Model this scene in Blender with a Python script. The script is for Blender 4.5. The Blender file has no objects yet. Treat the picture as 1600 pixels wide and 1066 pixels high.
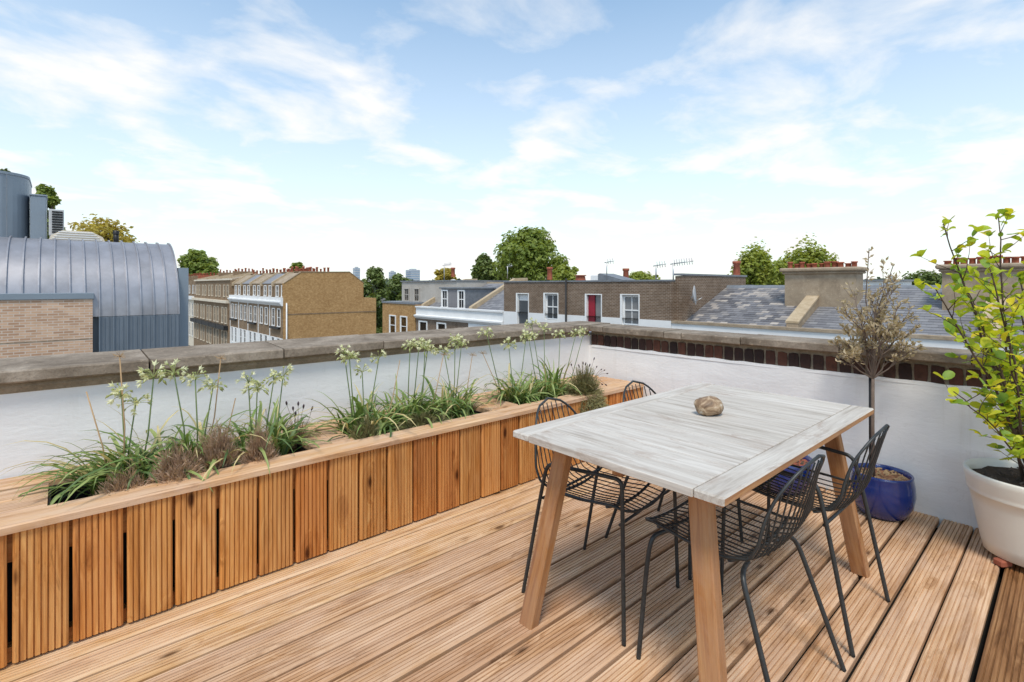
import bpy, math, random
from mathutils import Vector, Matrix, noise
random.seed(7)
rnd = random.random
def U(a, b): return a + (b - a) * rnd()
sc = bpy.context.scene
COL = sc.collection

# ------------------------------------------------------------------ camera, sky, sun, exposure
CAM_H, FPX, HORIZ, YAW = 1.31, 790.0, 446.0, math.radians(48.3)
cam = bpy.data.cameras.new('camera'); camo = bpy.data.objects.new('camera', cam); COL.objects.link(camo)
cam.sensor_width = 36.0; cam.lens = 36.0 * FPX / 1600.0
cam.shift_y = -(533.0 - HORIZ) / 1600.0
cam.clip_start = 0.05; cam.clip_end = 4000
camo.location = (0, 0, CAM_H); camo.rotation_euler = (math.pi / 2, 0, YAW - math.pi / 2)
sc.camera = camo

SUN_EL = math.radians(60); SUN_TO = Vector((-0.74, -0.67, 0)).normalized()
world = bpy.data.worlds.new('World'); sc.world = world; world.use_nodes = True
wt = world.node_tree; wt.nodes.clear()
def WN(t, **k):
    n = wt.nodes.new(t)
    for a, v in k.items(): setattr(n, a, v)
    return n
wl = wt.links.new
w_out = WN('ShaderNodeOutputWorld'); w_bg = WN('ShaderNodeBackground'); wl(w_bg.outputs[0], w_out.inputs[0])
sky = WN('ShaderNodeTexSky', sky_type='NISHITA', sun_disc=False, sun_elevation=SUN_EL,
         sun_rotation=math.atan2(SUN_TO.x, SUN_TO.y), air_density=1.0, dust_density=0.2, ozone_density=2.0)
w_bg.inputs['Strength'].default_value = 0.13
tc = WN('ShaderNodeTexCoord'); sep = WN('ShaderNodeSeparateXYZ'); wl(tc.outputs['Generated'], sep.inputs[0])
zc = WN('ShaderNodeMath', operation='MAXIMUM'); wl(sep.outputs['Z'], zc.inputs[0]); zc.inputs[1].default_value = 0.0
za = WN('ShaderNodeMath', operation='ADD'); wl(zc.outputs[0], za.inputs[0]); za.inputs[1].default_value = 0.16
inv = WN('ShaderNodeMath', operation='DIVIDE'); inv.inputs[0].default_value = 1.0; wl(za.outputs[0], inv.inputs[1])
proj = WN('ShaderNodeVectorMath', operation='SCALE'); wl(tc.outputs['Generated'], proj.inputs[0]); wl(inv.outputs[0], proj.inputs['Scale'])
mp = WN('ShaderNodeMapping'); wl(proj.outputs[0], mp.inputs[0]); mp.inputs['Location'].default_value = (5.35, 1.2, 0); mp.inputs['Scale'].default_value = (1.0, 1.12, 1.0)
cn = WN('ShaderNodeTexNoise'); wl(mp.outputs[0], cn.inputs['Vector'])
cn.inputs['Scale'].default_value = 2.1; cn.inputs['Detail'].default_value = 9; cn.inputs['Roughness'].default_value = 0.56; cn.inputs['Distortion'].default_value = 0.25
cr = WN('ShaderNodeValToRGB'); wl(cn.outputs['Fac'], cr.inputs[0])
cr.color_ramp.elements[0].position = 0.485; cr.color_ramp.elements[0].color = (0, 0, 0, 1)
cr.color_ramp.elements[1].position = 0.70; cr.color_ramp.elements[1].color = (.60, .60, .60, 1)
# thin high haze that thickens towards the horizon
hz = WN('ShaderNodeMapRange'); wl(sep.outputs['Z'], hz.inputs[0])
hz.inputs['From Min'].default_value = 0.0; hz.inputs['From Max'].default_value = 0.50; hz.inputs['To Min'].default_value = 0.86; hz.inputs['To Max'].default_value = 0.16
mx = WN('ShaderNodeMath', operation='ADD', use_clamp=True); wl(cr.outputs[0], mx.inputs[0]); wl(hz.outputs[0], mx.inputs[1])
mixc = WN('ShaderNodeMix', data_type='RGBA'); wl(mx.outputs[0], mixc.inputs['Factor']); tint = WN('ShaderNodeMix', data_type='RGBA', blend_type='MULTIPLY'); tint.inputs['Factor'].default_value = 1.0; tint.inputs['B'].default_value = (1.02, 1.38, 1.36, 1); wl(sky.outputs[0], tint.inputs['A']); wl(tint.outputs['Result'], mixc.inputs['A']); mixc.inputs['B'].default_value = (6.1, 6.05, 5.95, 1)
wl(mixc.outputs['Result'], w_bg.inputs[0])

sun = bpy.data.lights.new('sun', 'SUN'); suno = bpy.data.objects.new('sun', sun); COL.objects.link(suno)
sun.energy = 2.2; sun.angle = math.radians(15); sun.color = (1, 0.92, 0.80)
to_sun = Vector((SUN_TO.x * math.cos(SUN_EL), SUN_TO.y * math.cos(SUN_EL), math.sin(SUN_EL)))
suno.rotation_euler = to_sun.to_track_quat('Z', 'Y').to_euler()
sc.view_settings.view_transform = 'Standard'; sc.view_settings.look = 'None'; sc.view_settings.gamma = 1
sc.view_settings.exposure = 0.40
sc.render.engine = 'CYCLES'

# ------------------------------------------------------------------ helpers
CY, SY = math.cos(YAW), math.sin(YAW)
def ground(px, py, z=0.0):
    """point at height z seen at a place in the picture"""
    cz = FPX * (CAM_H - z) / (py - HORIZ); cx = (px - 800) / FPX * cz
    return Vector((cx * SY + cz * CY, -cx * CY + cz * SY, z))
def depth(px, py, cz):
    cx = (px - 800) / FPX * cz
    return Vector((cx * SY + cz * CY, -cx * CY + cz * SY, CAM_H - (py - HORIZ) / FPX * cz))
def on_y(px, py, Y):
    t = (px - 800) / FPX; return depth(px, py, Y / (SY - t * CY))
def on_x(px, py, X):
    t = (px - 800) / FPX; return depth(px, py, X / (CY + t * SY))

class MB:
    def __init__(s): s.v = []; s.f = []; s.sm = []
    def add(s, vs, fs, smooth=False):
        o = len(s.v); s.v += [tuple(p) for p in vs]; s.f += [tuple(i + o for i in f) for f in fs]; s.sm += [smooth] * len(fs); return s
    def box(s, a, b):
        x0, y0, z0 = a; x1, y1, z1 = b
        return s.add([(x0,y0,z0),(x1,y0,z0),(x1,y1,z0),(x0,y1,z0),(x0,y0,z1),(x1,y0,z1),(x1,y1,z1),(x0,y1,z1)],
                     [(0,3,2,1),(4,5,6,7),(0,1,5,4),(1,2,6,5),(2,3,7,6),(3,0,4,7)])
    def bbox(s, a, b, c=0.004):
        """box with chamfered edges"""
        x0,y0,z0 = a; x1,y1,z1 = b; vs = []; 
        for sx in (0,1):
            for sy in (0,1):
                for sz in (0,1):
                    X = (x0,x1)[sx]; Y = (y0,y1)[sy]; Z = (z0,z1)[sz]
                    ix = X + (c if sx == 0 else -c); iy = Y + (c if sy == 0 else -c); iz = Z + (c if sz == 0 else -c)
                    vs += [(X,iy,iz),(ix,Y,iz),(ix,iy,Z)]
        def id(sx,sy,sz,k): return (sx*4+sy*2+sz)*3+k
        fs = []
        for q in (0,1):
            f = [id(q,0,0,0),id(q,1,0,0),id(q,1,1,0),id(q,0,1,0)]; fs.append(f if q else f[::-1])
            f = [id(0,q,0,1),id(0,q,1,1),id(1,q,1,1),id(1,q,0,1)]; fs.append(f if q else f[::-1])
            f = [id(0,0,q,2),id(1,0,q,2),id(1,1,q,2),id(0,1,q,2)]; fs.append(f if q else f[::-1])
        for p in (0,1):
            for q in (0,1):
                f = [id(p,q,0,0),id(p,q,1,0),id(p,q,1,1),id(p,q,0,1)]; fs.append(f if p != q else f[::-1])
                f = [id(p,0,q,0),id(p,1,q,0),id(p,1,q,2),id(p,0,q,2)]; fs.append(f[::-1] if p != q else f)
                f = [id(0,p,q,1),id(1,p,q,1),id(1,p,q,2),id(0,p,q,2)]; fs.append(f if p != q else f[::-1])
                for r in (0,1):
                    f = [id(p,q,r,0),id(p,q,r,1),id(p,q,r,2)]; fs.append(f if (p+q+r) % 2 else f[::-1])
        return s.add(vs, fs)
    def prism(s, poly, h0, h1, axis='x'):
        """polygon extruded along an axis; poly in the other two axes in order"""
        def P(a, b, h): return {'x': (h,a,b), 'y': (a,h,b), 'z': (a,b,h)}[axis]
        n = len(poly); vs = [P(a,b,h0) for a,b in poly] + [P(a,b,h1) for a,b in poly]
        fs = [tuple(range(n))[::-1], tuple(range(n,2*n))] + [(i,(i+1)%n,n+(i+1)%n,n+i) for i in range(n)]
        return s.add(vs, fs)
    def tube(s, pts, r, seg=6, r2=None, cap=True, smooth=True):
        pts = [Vector(p) for p in pts]; n = len(pts); rs = r if isinstance(r, (list, tuple)) else [r + ((r2 if r2 is not None else r) - r) * i / max(1, n-1) for i in range(n)]
        t0 = (pts[1]-pts[0]).normalized(); nrm = t0.orthogonal().normalized(); vs = []
        for i, p in enumerate(pts):
            t = (pts[min(i+1,n-1)] - pts[max(i-1,0)]).normalized()
            nrm = (nrm - t * nrm.dot(t)); nrm = nrm.normalized() if nrm.length > 1e-6 else t.orthogonal().normalized()
            b = t.cross(nrm)
            for k in range(seg):
                a = 2*math.pi*k/seg; vs.append(p + (nrm*math.cos(a) + b*math.sin(a)) * rs[i])
        fs = [(i*seg+k, i*seg+(k+1)%seg, (i+1)*seg+(k+1)%seg, (i+1)*seg+k) for i in range(n-1) for k in range(seg)]
        s.add(vs, fs, smooth)
        if cap: 
            o = len(s.v)-len(vs); s.f += [tuple(o+k for k in range(seg))[::-1], tuple(o+(n-1)*seg+k for k in range(seg))]; s.sm += [False, False]
        return s
    def lathe(s, prof, c=(0,0,0), seg=40, smooth=True):
        vs = [(c[0]+r*math.cos(2*math.pi*k/seg), c[1]+r*math.sin(2*math.pi*k/seg), c[2]+z) for r, z in prof for k in range(seg)]
        fs = [(i*seg+k, i*seg+(k+1)%seg, (i+1)*seg+(k+1)%seg, (i+1)*seg+k) for i in range(len(prof)-1) for k in range(seg)]
        return s.add(vs, fs, smooth)
    def mesh(s, name, m=None):
        me = bpy.data.meshes.new(name); me.from_pydata(s.v, [], s.f); me.polygons.foreach_set('use_smooth', s.sm)
        if m: me.materials.append(m)
        me.update(); return me
def link(name, me, parent=None, world_coords=True):
    o = bpy.data.objects.new(name, me); COL.objects.link(o)
    if parent is not None:
        o.parent = parent
        if world_coords:
            m = parent.matrix_basis.copy(); p = parent.parent
            if p is not None: m = p.matrix_basis @ (parent.matrix_parent_inverse @ m) if False else world_of(parent)
            o.matrix_parent_inverse = m.inverted()
    return o
def world_of(o):
    m = o.matrix_basis.copy()
    if o.parent: m = world_of(o.parent) @ o.matrix_parent_inverse @ m
    return m
def part(name, mb, m, parent, wc=True): return link(name, mb.mesh(name, m), parent, wc)
def tag(o, label, cat, group=None):
    o['label'] = label; o['category'] = cat
    if group: o['group'] = group
    return o
def thing(name, loc, label, cat, group=None, rz=0):
    o = bpy.data.objects.new(name, None); COL.objects.link(o); o.location = loc; o.rotation_euler = (0,0,rz); o.empty_display_size = .1
    o.matrix_basis = Matrix.Translation(Vector(loc)) @ Matrix.Rotation(rz, 4, 'Z')
    return tag(o, label, cat, group)
def struct(name, mb, m):
    o = link(name, mb.mesh(name, m)); o['kind'] = 'structure'; return o
def place(name, me, parent, mat4):
    """a copy that shares mesh data, at a world transform, under parent"""
    o = bpy.data.objects.new(name, me); COL.objects.link(o); o.parent = parent
    o.matrix_parent_inverse = world_of(parent).inverted(); o.matrix_basis = mat4; return o

# ------------------------------------------------------------------ materials
def mk(name, rough=0.6, base=(.5,.5,.5), metal=0.0, spec=0.4):
    m = bpy.data.materials.new(name); m.use_nodes = True; b = m.node_tree.nodes['Principled BSDF']
    b.inputs['Base Color'].default_value = (*base, 1); b.inputs['Roughness'].default_value = rough; b.inputs['Metallic'].default_value = metal
    b.inputs['Specular IOR Level'].default_value = spec
    return m
class G:
    """small node-graph builder"""
    def __init__(s, m): s.t = m.node_tree; s.b = s.t.nodes['Principled BSDF']
    def n(s, typ, ins={}, **k):
        nd = s.t.nodes.new(typ)
        for a, v in k.items(): setattr(nd, a, v)
        for key, v in ins.items():
            if hasattr(v, 'node') or hasattr(v, 'is_output'): s.t.links.new(v, nd.inputs[key])
            else: nd.inputs[key].default_value = v
        return nd
    def coord(s, scale=(1,1,1), kind='Object', offs=True):
        c = s.n('ShaderNodeTexCoord').outputs[kind]
        if offs:
            r = s.n('ShaderNodeObjectInfo').outputs['Random']
            r = s.n('ShaderNodeMath', {0: r, 1: 37.0}, operation='MULTIPLY').outputs[0]
            c = s.n('ShaderNodeVectorMath', {0: c, 1: s.n('ShaderNodeCombineXYZ', {'X': r, 'Y': r, 'Z': r}).outputs[0]}, operation='ADD').outputs[0]
        return s.n('ShaderNodeMapping', {'Vector': c, 'Scale': scale}).outputs[0]
    def noise(s, vec, scale=5, detail=4, rough=.55, dist=0):
        return s.n('ShaderNodeTexNoise', {'Vector': vec, 'Scale': scale, 'Detail': detail, 'Roughness': rough, 'Distortion': dist}).outputs['Fac']
    def ramp(s, fac, *stops):
        nd = s.n('ShaderNodeValToRGB', {0: fac}); e = nd.color_ramp.elements
        while len(e) < len(stops): e.new(.5)
        for i, (p, c) in enumerate(stops): e[i].position = p; e[i].color = (*c, 1) if not isinstance(c, float) else (c, c, c, 1)
        return nd.outputs[0]
    def mix(s, fac, a, b, mode='MIX'):
        nd = s.n('ShaderNodeMix', data_type='RGBA', blend_type=mode)
        for key, v in (('Factor', fac), ('A', a), ('B', b)):
            if hasattr(v, 'is_output'): s.t.links.new(v, nd.inputs[key])
            else: nd.inputs[key].default_value = v if key == 'Factor' else (*v, 1)
        return nd.outputs['Result']
    def math(s, op, a, b=0.0):
        return s.n('ShaderNodeMath', {0: a, 1: b}, operation=op).outputs[0]
    def rand(s): return s.n('ShaderNodeObjectInfo').outputs['Random']
    def base(s, c): s.t.links.new(c, s.b.inputs['Base Color'])
    def rough(s, c): s.t.links.new(c, s.b.inputs['Roughness'])
    def bump(s, h, strength=.3, dist=.01):
        nd = s.n('ShaderNodeBump', {'Height': h, 'Strength': strength, 'Distance': dist}); s.t.links.new(nd.outputs[0], s.b.inputs['Normal'])

def wood(name, dark, mid, light, grey=None, grey_amt=0.0, knots=1.0, rough=.62, hue_var=.25, fine=1.0, red=0.0):
    """grain runs along the local X of the board; every board takes its own cut of the timber"""
    m = mk(name, rough, spec=.2); g = G(m)
    v = g.coord((1.1, 17, 17)); v2 = g.coord((2.5, 95, 95)); vb = g.coord((1.6, 5, 5))
    # knots first: they bend the grain round them
    kv = g.coord((3.4, 9.5, 9.5)); vo = g.n('ShaderNodeTexVoronoi', {'Vector': kv, 'Scale': 1.0, 'Randomness': 1.0}, feature='F1')
    pick = g.n('ShaderNodeSeparateColor', {0: vo.outputs['Color']}).outputs[0]; pick = g.ramp(pick, (.60, 0.0), (.63, 1.0))
    halo = g.math('MULTIPLY', g.ramp(vo.outputs['Distance'], (.05, 1.0), (.42, 0.0)), pick)
    eye = g.math('MULTIPLY', g.ramp(vo.outputs['Distance'], (.07, 1.0), (.15, 0.0)), pick)
    bend = g.n('ShaderNodeVectorMath', {0: v, 1: g.n('ShaderNodeCombineXYZ', {'X': 0.0, 'Y': g.math('MULTIPLY', halo, .9), 'Z': g.math('MULTIPLY', halo, .9)}).outputs[0]}, operation='ADD').outputs[0]
    n1 = g.noise(bend, 1.7, 6, .62, .8); n2 = g.noise(v2, 2.0, 3, .6)
    c = g.ramp(n1, (.30, dark), (.47, mid), (.66, light))
    c = g.mix(g.math('MULTIPLY', g.ramp(n2, (.45, 0.0), (.7, 1.0)), .45*fine), c, dark)
    if grey:
        big = g.noise(vb, 1.5, 7, .7, .6)
        c = g.mix(g.math('MULTIPLY', g.ramp(big, (.40, 0.0), (.58, 1.0)), grey_amt), c, grey)
    stain = g.noise(g.coord((2.6, 9, 9)), 1.2, 8, .72, .5)
    c = g.mix(g.math('MULTIPLY', g.ramp(stain, (.60, 0.0), (.68, 1.0)), .55*knots), c, (dark[0]*.62, dark[1]*.55, dark[2]*.5))
    c = g.mix(g.math('MULTIPLY', halo, .45*knots), c, dark)
    c = g.mix(g.math('MULTIPLY', eye, .85*knots), c, (dark[0]*.28, dark[1]*.24, dark[2]*.22))
    r = g.rand(); h = hue_var
    tint = g.ramp(r, (0., (1-h, 1-h*1.3, 1-h*1.5)), (.25, (1., 1-red, 1-red*1.6)), (.5, (1., 1., 1.)), (.75, (1-h*.5, 1-h*.55, 1-h*.6)), (1., (1+h*.3, 1+h*.35, 1+h*.3)))
    c = g.mix(1.0, c, tint, 'MULTIPLY')
    g.base(c); g.bump(g.math('ADD', n2, n1), .3, .002)
    return m
M = {}
M['deck'] = wood('weathered_deck_timber', (.32,.155,.07), (.56,.325,.17), (.76,.51,.315), (.70,.50,.36), .45, 1.0, .6, .24)
M['deck_gold'] = wood('golden_deck_timber', (.38,.185,.07), (.64,.385,.18), (.80,.555,.32), (.74,.55,.40), .45, 1.0, .6, .15)
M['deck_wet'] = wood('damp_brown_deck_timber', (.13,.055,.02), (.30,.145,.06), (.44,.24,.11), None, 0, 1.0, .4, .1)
M['plank'] = wood('orange_treated_pine', (.30,.098,.022), (.60,.25,.064), (.78,.41,.14), (.68,.36,.145), .35, 1.15, .55, .30, 1.0, .18)
M['cap'] = wood('pale_pine_capping', (.40,.20,.085), (.64,.375,.19), (.76,.52,.31), (.66,.48,.36), .5, .8, .55, .10)
M['leg'] = wood('teak_leg', (.23,.085,.026), (.39,.17,.058), (.48,.25,.10), (.46,.33,.25), .25, .12, .5, .08)
def teak_top():
    m = mk('silvered_teak', .8, spec=.15); g = G(m)
    v = g.coord((1.6, 22, 22)); v2 = g.coord((5, 110, 110)); vb = g.coord((2.2, 7, 7))
    n1 = g.noise(v, 1.5, 6, .65, .7); n2 = g.noise(v2, 1.5, 3, .6)
    c = g.ramp(n1, (.28, (.33,.285,.235)), (.43, (.485,.44,.385)), (.64, (.61,.57,.51)))
    c = g.mix(g.math('MULTIPLY', g.ramp(n2, (.52, 0.0), (.75, 1.0)), .4), c, (.33,.295,.275))
    st = g.ramp(g.noise(vb, 1.3, 7, .75, .6), (.55, 0.0), (.66, 1.0))
    c = g.mix(g.math('MULTIPLY', st, .6), c, (.33,.245,.19))
    c = g.mix(1., c, g.ramp(g.rand(), (0., (.92,.91,.90)), (1., (1.04,1.04,1.05))), 'MULTIPLY')
    g.base(c); g.bump(g.math('ADD', n1, n2), .45, .002); return m
M['teak'] = teak_top()
def plaster():
    m = mk('white_masonry_paint', .75); g = G(m); v = g.coord(kind='Object', offs=False)
    vs = g.n('ShaderNodeMapping', {'Vector': v, 'Scale': (1, 1, 2.4)}).outputs[0]
    n1 = g.noise(vs, 2.2, 7, .62, .3); n2 = g.noise(vs, 26, 5, .6); n3 = g.noise(vs, .9, 4, .6)
    c = g.ramp(n3, (.35, (.76,.755,.755)), (.65, (.84,.835,.83)))
    c = g.mix(g.math('MULTIPLY', g.ramp(g.noise(vs, 5.5, 8, .72, .8), (.60, 0.0), (.74, 1.0)), .28), c, (.52,.49,.46))
    vd = g.n('ShaderNodeMapping', {'Vector': v, 'Scale': (9, 9, .7)}).outputs[0]
    c = g.mix(g.math('MULTIPLY', g.ramp(g.noise(vd, 1.5, 6, .7, .3), (.56, 0.0), (.72, 1.0)), .22), c, (.56,.53,.48))
    ck = g.n('ShaderNodeTexVoronoi', {'Vector': g.n('ShaderNodeVectorMath', {0: v, 1: g.n('ShaderNodeTexNoise', {'Vector': v, 'Scale': 4.0}).outputs['Color']}, operation='ADD').outputs[0], 'Scale': 1.3}, feature='DISTANCE_TO_EDGE').outputs['Distance']
    c = g.mix(g.math('MULTIPLY', g.ramp(ck, (.0, 1.0), (.005, 0.0)), .12), c, (.45,.43,.41))
    g.base(c); g.bump(g.math('ADD', g.math('MULTIPLY', n1, 1.6), g.math('MULTIPLY', n2, .3)), .34, .012); return m
M['plaster'] = plaster()
def concrete(name, c0, c1, c2, scale=1.0):
    m = mk(name, .9, spec=.2); g = G(m); v = g.coord()
    n1 = g.noise(v, 4*scale, 8, .68, .4); n2 = g.noise(v, 60*scale, 4, .7); n3 = g.noise(v, 22*scale, 6, .7)
    c = g.ramp(n1, (.3, c0), (.5, c1), (.7, c2))
    c = g.mix(g.math('MULTIPLY', g.ramp(n2, (.5, 0.0), (.7, 1.0)), .55), c, c0)
    c = g.mix(g.math('MULTIPLY', g.ramp(n3, (.58, 0.0), (.70, 1.0)), .5), c, (c2[0]*1.35, c2[1]*1.3, c2[2]*1.2))
    g.base(c); g.bump(g.math('ADD', n2, n3), .6, .006); return m
M['coping'] = concrete('weathered_concrete_coping', (.13,.10,.073), (.25,.202,.155), (.39,.325,.26))
M['mortar'] = concrete('old_mortar', (.16,.13,.095), (.27,.22,.16), (.37,.31,.235), 2)
M['render'] = concrete('grey_brown_render', (.24,.185,.13), (.35,.275,.195), (.43,.35,.26), .4)
M['beige'] = concrete('beige_render', (.36,.325,.28), (.44,.405,.36), (.50,.465,.42), .25)
M['buff'] = concrete('buff_stone', (.36,.27,.17), (.47,.37,.245), (.54,.44,.32), .6)
def facing_brick():
    m = mk('dark_red_brick', .85, spec=.2); g = G(m); v = g.coord()
    n = g.noise(v, 18, 6, .7); r = g.rand()
    c = g.ramp(r, (0., (.035,.024,.022)), (.3, (.055,.030,.025)), (.55, (.085,.040,.030)), (.8, (.13,.055,.036)), (1., (.045,.030,.026)))
    c = g.mix(g.math('MULTIPLY', g.ramp(n, (.45, 0.0), (.7, 1.0)), .6), c, (.03,.02,.018))
    g.base(c); g.bump(n, .6, .006); return m
M['brick'] = facing_brick()
def brickwork(name, a, b, mortar, w=.225, h=.075, ms=.008, var=.5, soot=(.5,.45,.4)):
    m = mk(name, .9, spec=.15); g = G(m)
    p = g.n('ShaderNodeSeparateXYZ', {0: g.n('ShaderNodeNewGeometry').outputs['Position']})
    u = g.math('ADD', p.outputs[0], p.outputs[1]); v = g.n('ShaderNodeCombineXYZ', {'X': u, 'Y': p.outputs[2], 'Z': 0.0}).outputs[0]
    bt = g.n('ShaderNodeTexBrick', {'Vector': v, 'Color1': (*a,1), 'Color2': (*b,1), 'Mortar': (*mortar,1), 'Scale': 1.0, 'Mortar Size': ms, 'Mortar Smooth': .2, 'Bias': 0.0, 'Brick Width': w, 'Row Height': h})
    big = g.noise(v, .55, 6, .65); mid = g.noise(v, 3.0, 5, .7)
    c = g.mix(g.math('MULTIPLY', g.ramp(mid, (.42, 0.0), (.62, 1.0)), var), bt.outputs['Color'], (a[0]*.55, a[1]*.5, a[2]*.45))
    c = g.mix(g.math('MULTIPLY', g.ramp(big, (.4, 0.0), (.7, 1.0)), .5), c, g.mix(1., c, soot, 'MULTIPLY'))
    g.base(c); g.bump(bt.outputs['Fac'], -.4, .01); return m
M['stock'] = brickwork('london_stock_brick', (.56,.345,.15), (.38,.215,.085), (.44,.30,.165), var=.6, soot=(.72,.66,.6))
M['stock_brown'] = brickwork('brown_stock_brick', (.30,.205,.125), (.22,.145,.085), (.33,.27,.2), var=.4)
M['dark_stock'] = brickwork('sooty_grey_brown_brick', (.215,.145,.10), (.135,.088,.06), (.37,.31,.245), ms=.011, var=.35)
M['pink_brick'] = brickwork('pale_pink_buff_brick', (.66,.44,.30), (.44,.26,.165), (.62,.53,.44), w=.215, h=.070, ms=.010, var=.25, soot=(.9,.88,.86))
def flat(name, c, rough=.7, metal=0., var=.12, scale=3., spec=.4):
    m = mk(name, rough, c, metal, spec); g = G(m); v = g.coord(); n = g.noise(v, scale, 5, .65)
    g.base(g.ramp(n, (.3, tuple(x*(1-var) for x in c)), (.7, tuple(min(1, x*(1+var)) for x in c)))); return m
M['stucco'] = flat('white_stucco', (.76,.76,.75), .7, var=.07, scale=.8)
M['cream'] = flat('cream_stucco', (.66,.58,.46), .75, var=.1, scale=.8)
M['white'] = flat('white_gloss_paint', (.80,.80,.79), .4, var=.04)
M['red'] = flat('crimson_door_paint', (.30,.012,.03), .35)
M['black'] = flat('black_plastic', (.012,.012,.013), .5)
M['zinc'] = flat('lilac_grey_zinc', (.34,.335,.355), .42, .5, .2, 1.2)
M['zinc_wall'] = flat('blue_grey_zinc', (.19,.225,.265), .5, .4, .10, 1.0)
M['steel'] = flat('painted_steel_blue_grey', (.24,.285,.33), .45, .2, .06, .6)
M['lead'] = flat('lead_flashing', (.20,.215,.235), .55, .2, .2, 4)
M['alu'] = flat('aluminium', (.45,.46,.47), .4, .8, .1)
M['dish'] = flat('dish_grey', (.52,.52,.52), .5)
M['terracotta'] = flat('terracotta', (.34,.10,.055), .8, var=.35, scale=5)
M['wire'] = flat('charcoal_powder_coat', (.042,.045,.046), .42, .3, .25, 30)
M['soil'] = flat('potting_soil', (.055,.035,.022), .95, var=.5, scale=60)
M['bark_mulch'] = flat('woodchip_mulch', (.26,.125,.065), .9, var=.6, scale=70)
M['asphalt'] = flat('asphalt', (.05,.05,.052), .9, var=.2, scale=.5)
M['pave'] = flat('paving', (.25,.24,.22), .9, var=.15, scale=.6)
M['roof_felt'] = flat('grey_roof_felt', (.20,.20,.20), .9, var=.2)
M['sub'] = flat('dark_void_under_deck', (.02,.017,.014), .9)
def glassm():
    m = mk('window_glass', .06, (.05,.06,.07), 0., .9); return m
M['glass'] = glassm()
M['blind'] = flat('dim_room_with_blind', (.20,.20,.20), .25, spec=.8)
M['sky_glass'] = flat('sky_painted_glass', (.28,.36,.46), .1, .3, .2, 1.5)  # reflected sky is painted into the blue-grey base colour
def slate():
    m = mk('welsh_slate', .6); g = G(m); r = g.n('ShaderNodeNewGeometry').outputs['Random Per Island']
    c = g.ramp(r, (0., (.10,.097,.105)), (.3, (.16,.155,.16)), (.58, (.20,.195,.205)), (.75, (.27,.25,.235)), (.9, (.40,.355,.315)), (1., (.46,.41,.36)))
    n = g.noise(g.coord(), 9, 5, .7); c = g.mix(g.math('MULTIPLY', g.ramp(n, (.5,0.),(.75,1.)), .45), c, (.26,.235,.21))
    g.base(c); return m
M['slate'] = slate()
def slate2():
    m = mk('blue_slate', .55); g = G(m); r = g.n('ShaderNodeNewGeometry').outputs['Random Per Island']
    g.base(g.ramp(r, (0., (.165,.163,.175)), (.5, (.215,.212,.222)), (1., (.265,.262,.268)))); return m
M['slate_blue'] = slate2()
def glaze(name, c, c2, rough):
    m = mk(name, rough, c, 0., .6); g = G(m); n = g.noise(g.coord(), 3, 6, .7, .6); g.base(g.ramp(n, (.3, c), (.75, c2)))
    b = g.b; b.inputs['Coat Weight'].default_value = .6 if rough < .3 else .15; b.inputs['Coat Roughness'].default_value = .1; return m
M['blue'] = glaze('cobalt_glaze', (.003,.015,.115), (.006,.034,.215), .2)
M['ivory'] = glaze('ivory_glazed_clay', (.70,.665,.58), (.77,.74,.66), .42)
def leafm(name, c, c2, trans=.25, scale=6., rough=.5):
    m = mk(name, rough, c); g = G(m); n = g.noise(g.coord(), scale, 3, .6)
    g.base(g.ramp(n, (.35, c), (.65, c2))); t = m.node_tree
    tr = t.nodes.new('ShaderNodeBsdfTranslucent'); mxs = t.nodes.new('ShaderNodeMixShader'); mxs.inputs[0].default_value = trans
    rr = t.nodes.new('ShaderNodeRGB'); rr.outputs[0].default_value = (min(1, c2[0]*1.5), min(1, c2[1]*1.4), c2[2]*.8, 1)
    t.links.new(rr.outputs[0], tr.inputs[0]); t.links.new(g.b.outputs[0], mxs.inputs[1]); t.links.new(tr.outputs[0], mxs.inputs[2])
    t.links.new(mxs.outputs[0], t.nodes['Material Output'].inputs[0]); return m
M['tree_mid'] = leafm('plane_leaves', (.14,.20,.035), (.27,.33,.07), .35, .5)
M['tree_dark'] = leafm('dark_leaves', (.085,.13,.03), (.17,.22,.06), .3, .5)
M['tree_lime'] = leafm('lime_leaves', (.20,.26,.04), (.34,.38,.08), .4, .6)
M['tree_yellow'] = leafm('turning_leaves', (.30,.25,.045), (.48,.40,.09), .4, .8)
M['far_wood'] = leafm('far_foliage', (.06,.085,.04), (.10,.13,.06), .1, .05)
M['bark'] = flat('bark', (.10,.075,.055), .9, var=.3, scale=10)
M['twig'] = flat('grey_twig', (.17,.125,.10), .85, var=.3, scale=20)
M['stem_brown'] = flat('brown_stem', (.085,.055,.04), .8, var=.3, scale=20)
AG = [leafm('strap_leaf_%d' % i, a, b, .2, 4) for i, (a, b) in enumerate([((.12,.20,.045), (.20,.30,.085)), ((.22,.29,.085), (.34,.41,.15)), ((.07,.13,.04), (.13,.20,.065)), ((.50,.42,.19), (.64,.55,.29))])]
SH = [leafm('shrub_leaf_%d' % i, a, b, .38, 30) for i, (a, b) in enumerate([((.44,.50,.022), (.58,.60,.045)), ((.30,.42,.028), (.44,.53,.045)), ((.15,.28,.032), (.24,.37,.045)), ((.64,.53,.022), (.74,.61,.045))])]
M['dry_leaf'] = leafm('dry_leaf', (.32,.25,.16), (.52,.43,.30), .25, 30)
M['dry_twig'] = leafm('dry_lavender', (.34,.22,.155), (.54,.40,.29), .25, 20)
M['lav_green'] = leafm('grey_green_lavender', (.20,.17,.085), (.30,.29,.12), .15, 20)
M['seed'] = flat('dark_seed_head', (.07,.045,.05), .9)
M['petal'] = leafm('cream_petal', (.62,.62,.38), (.76,.75,.54), .25, 40)
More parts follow.
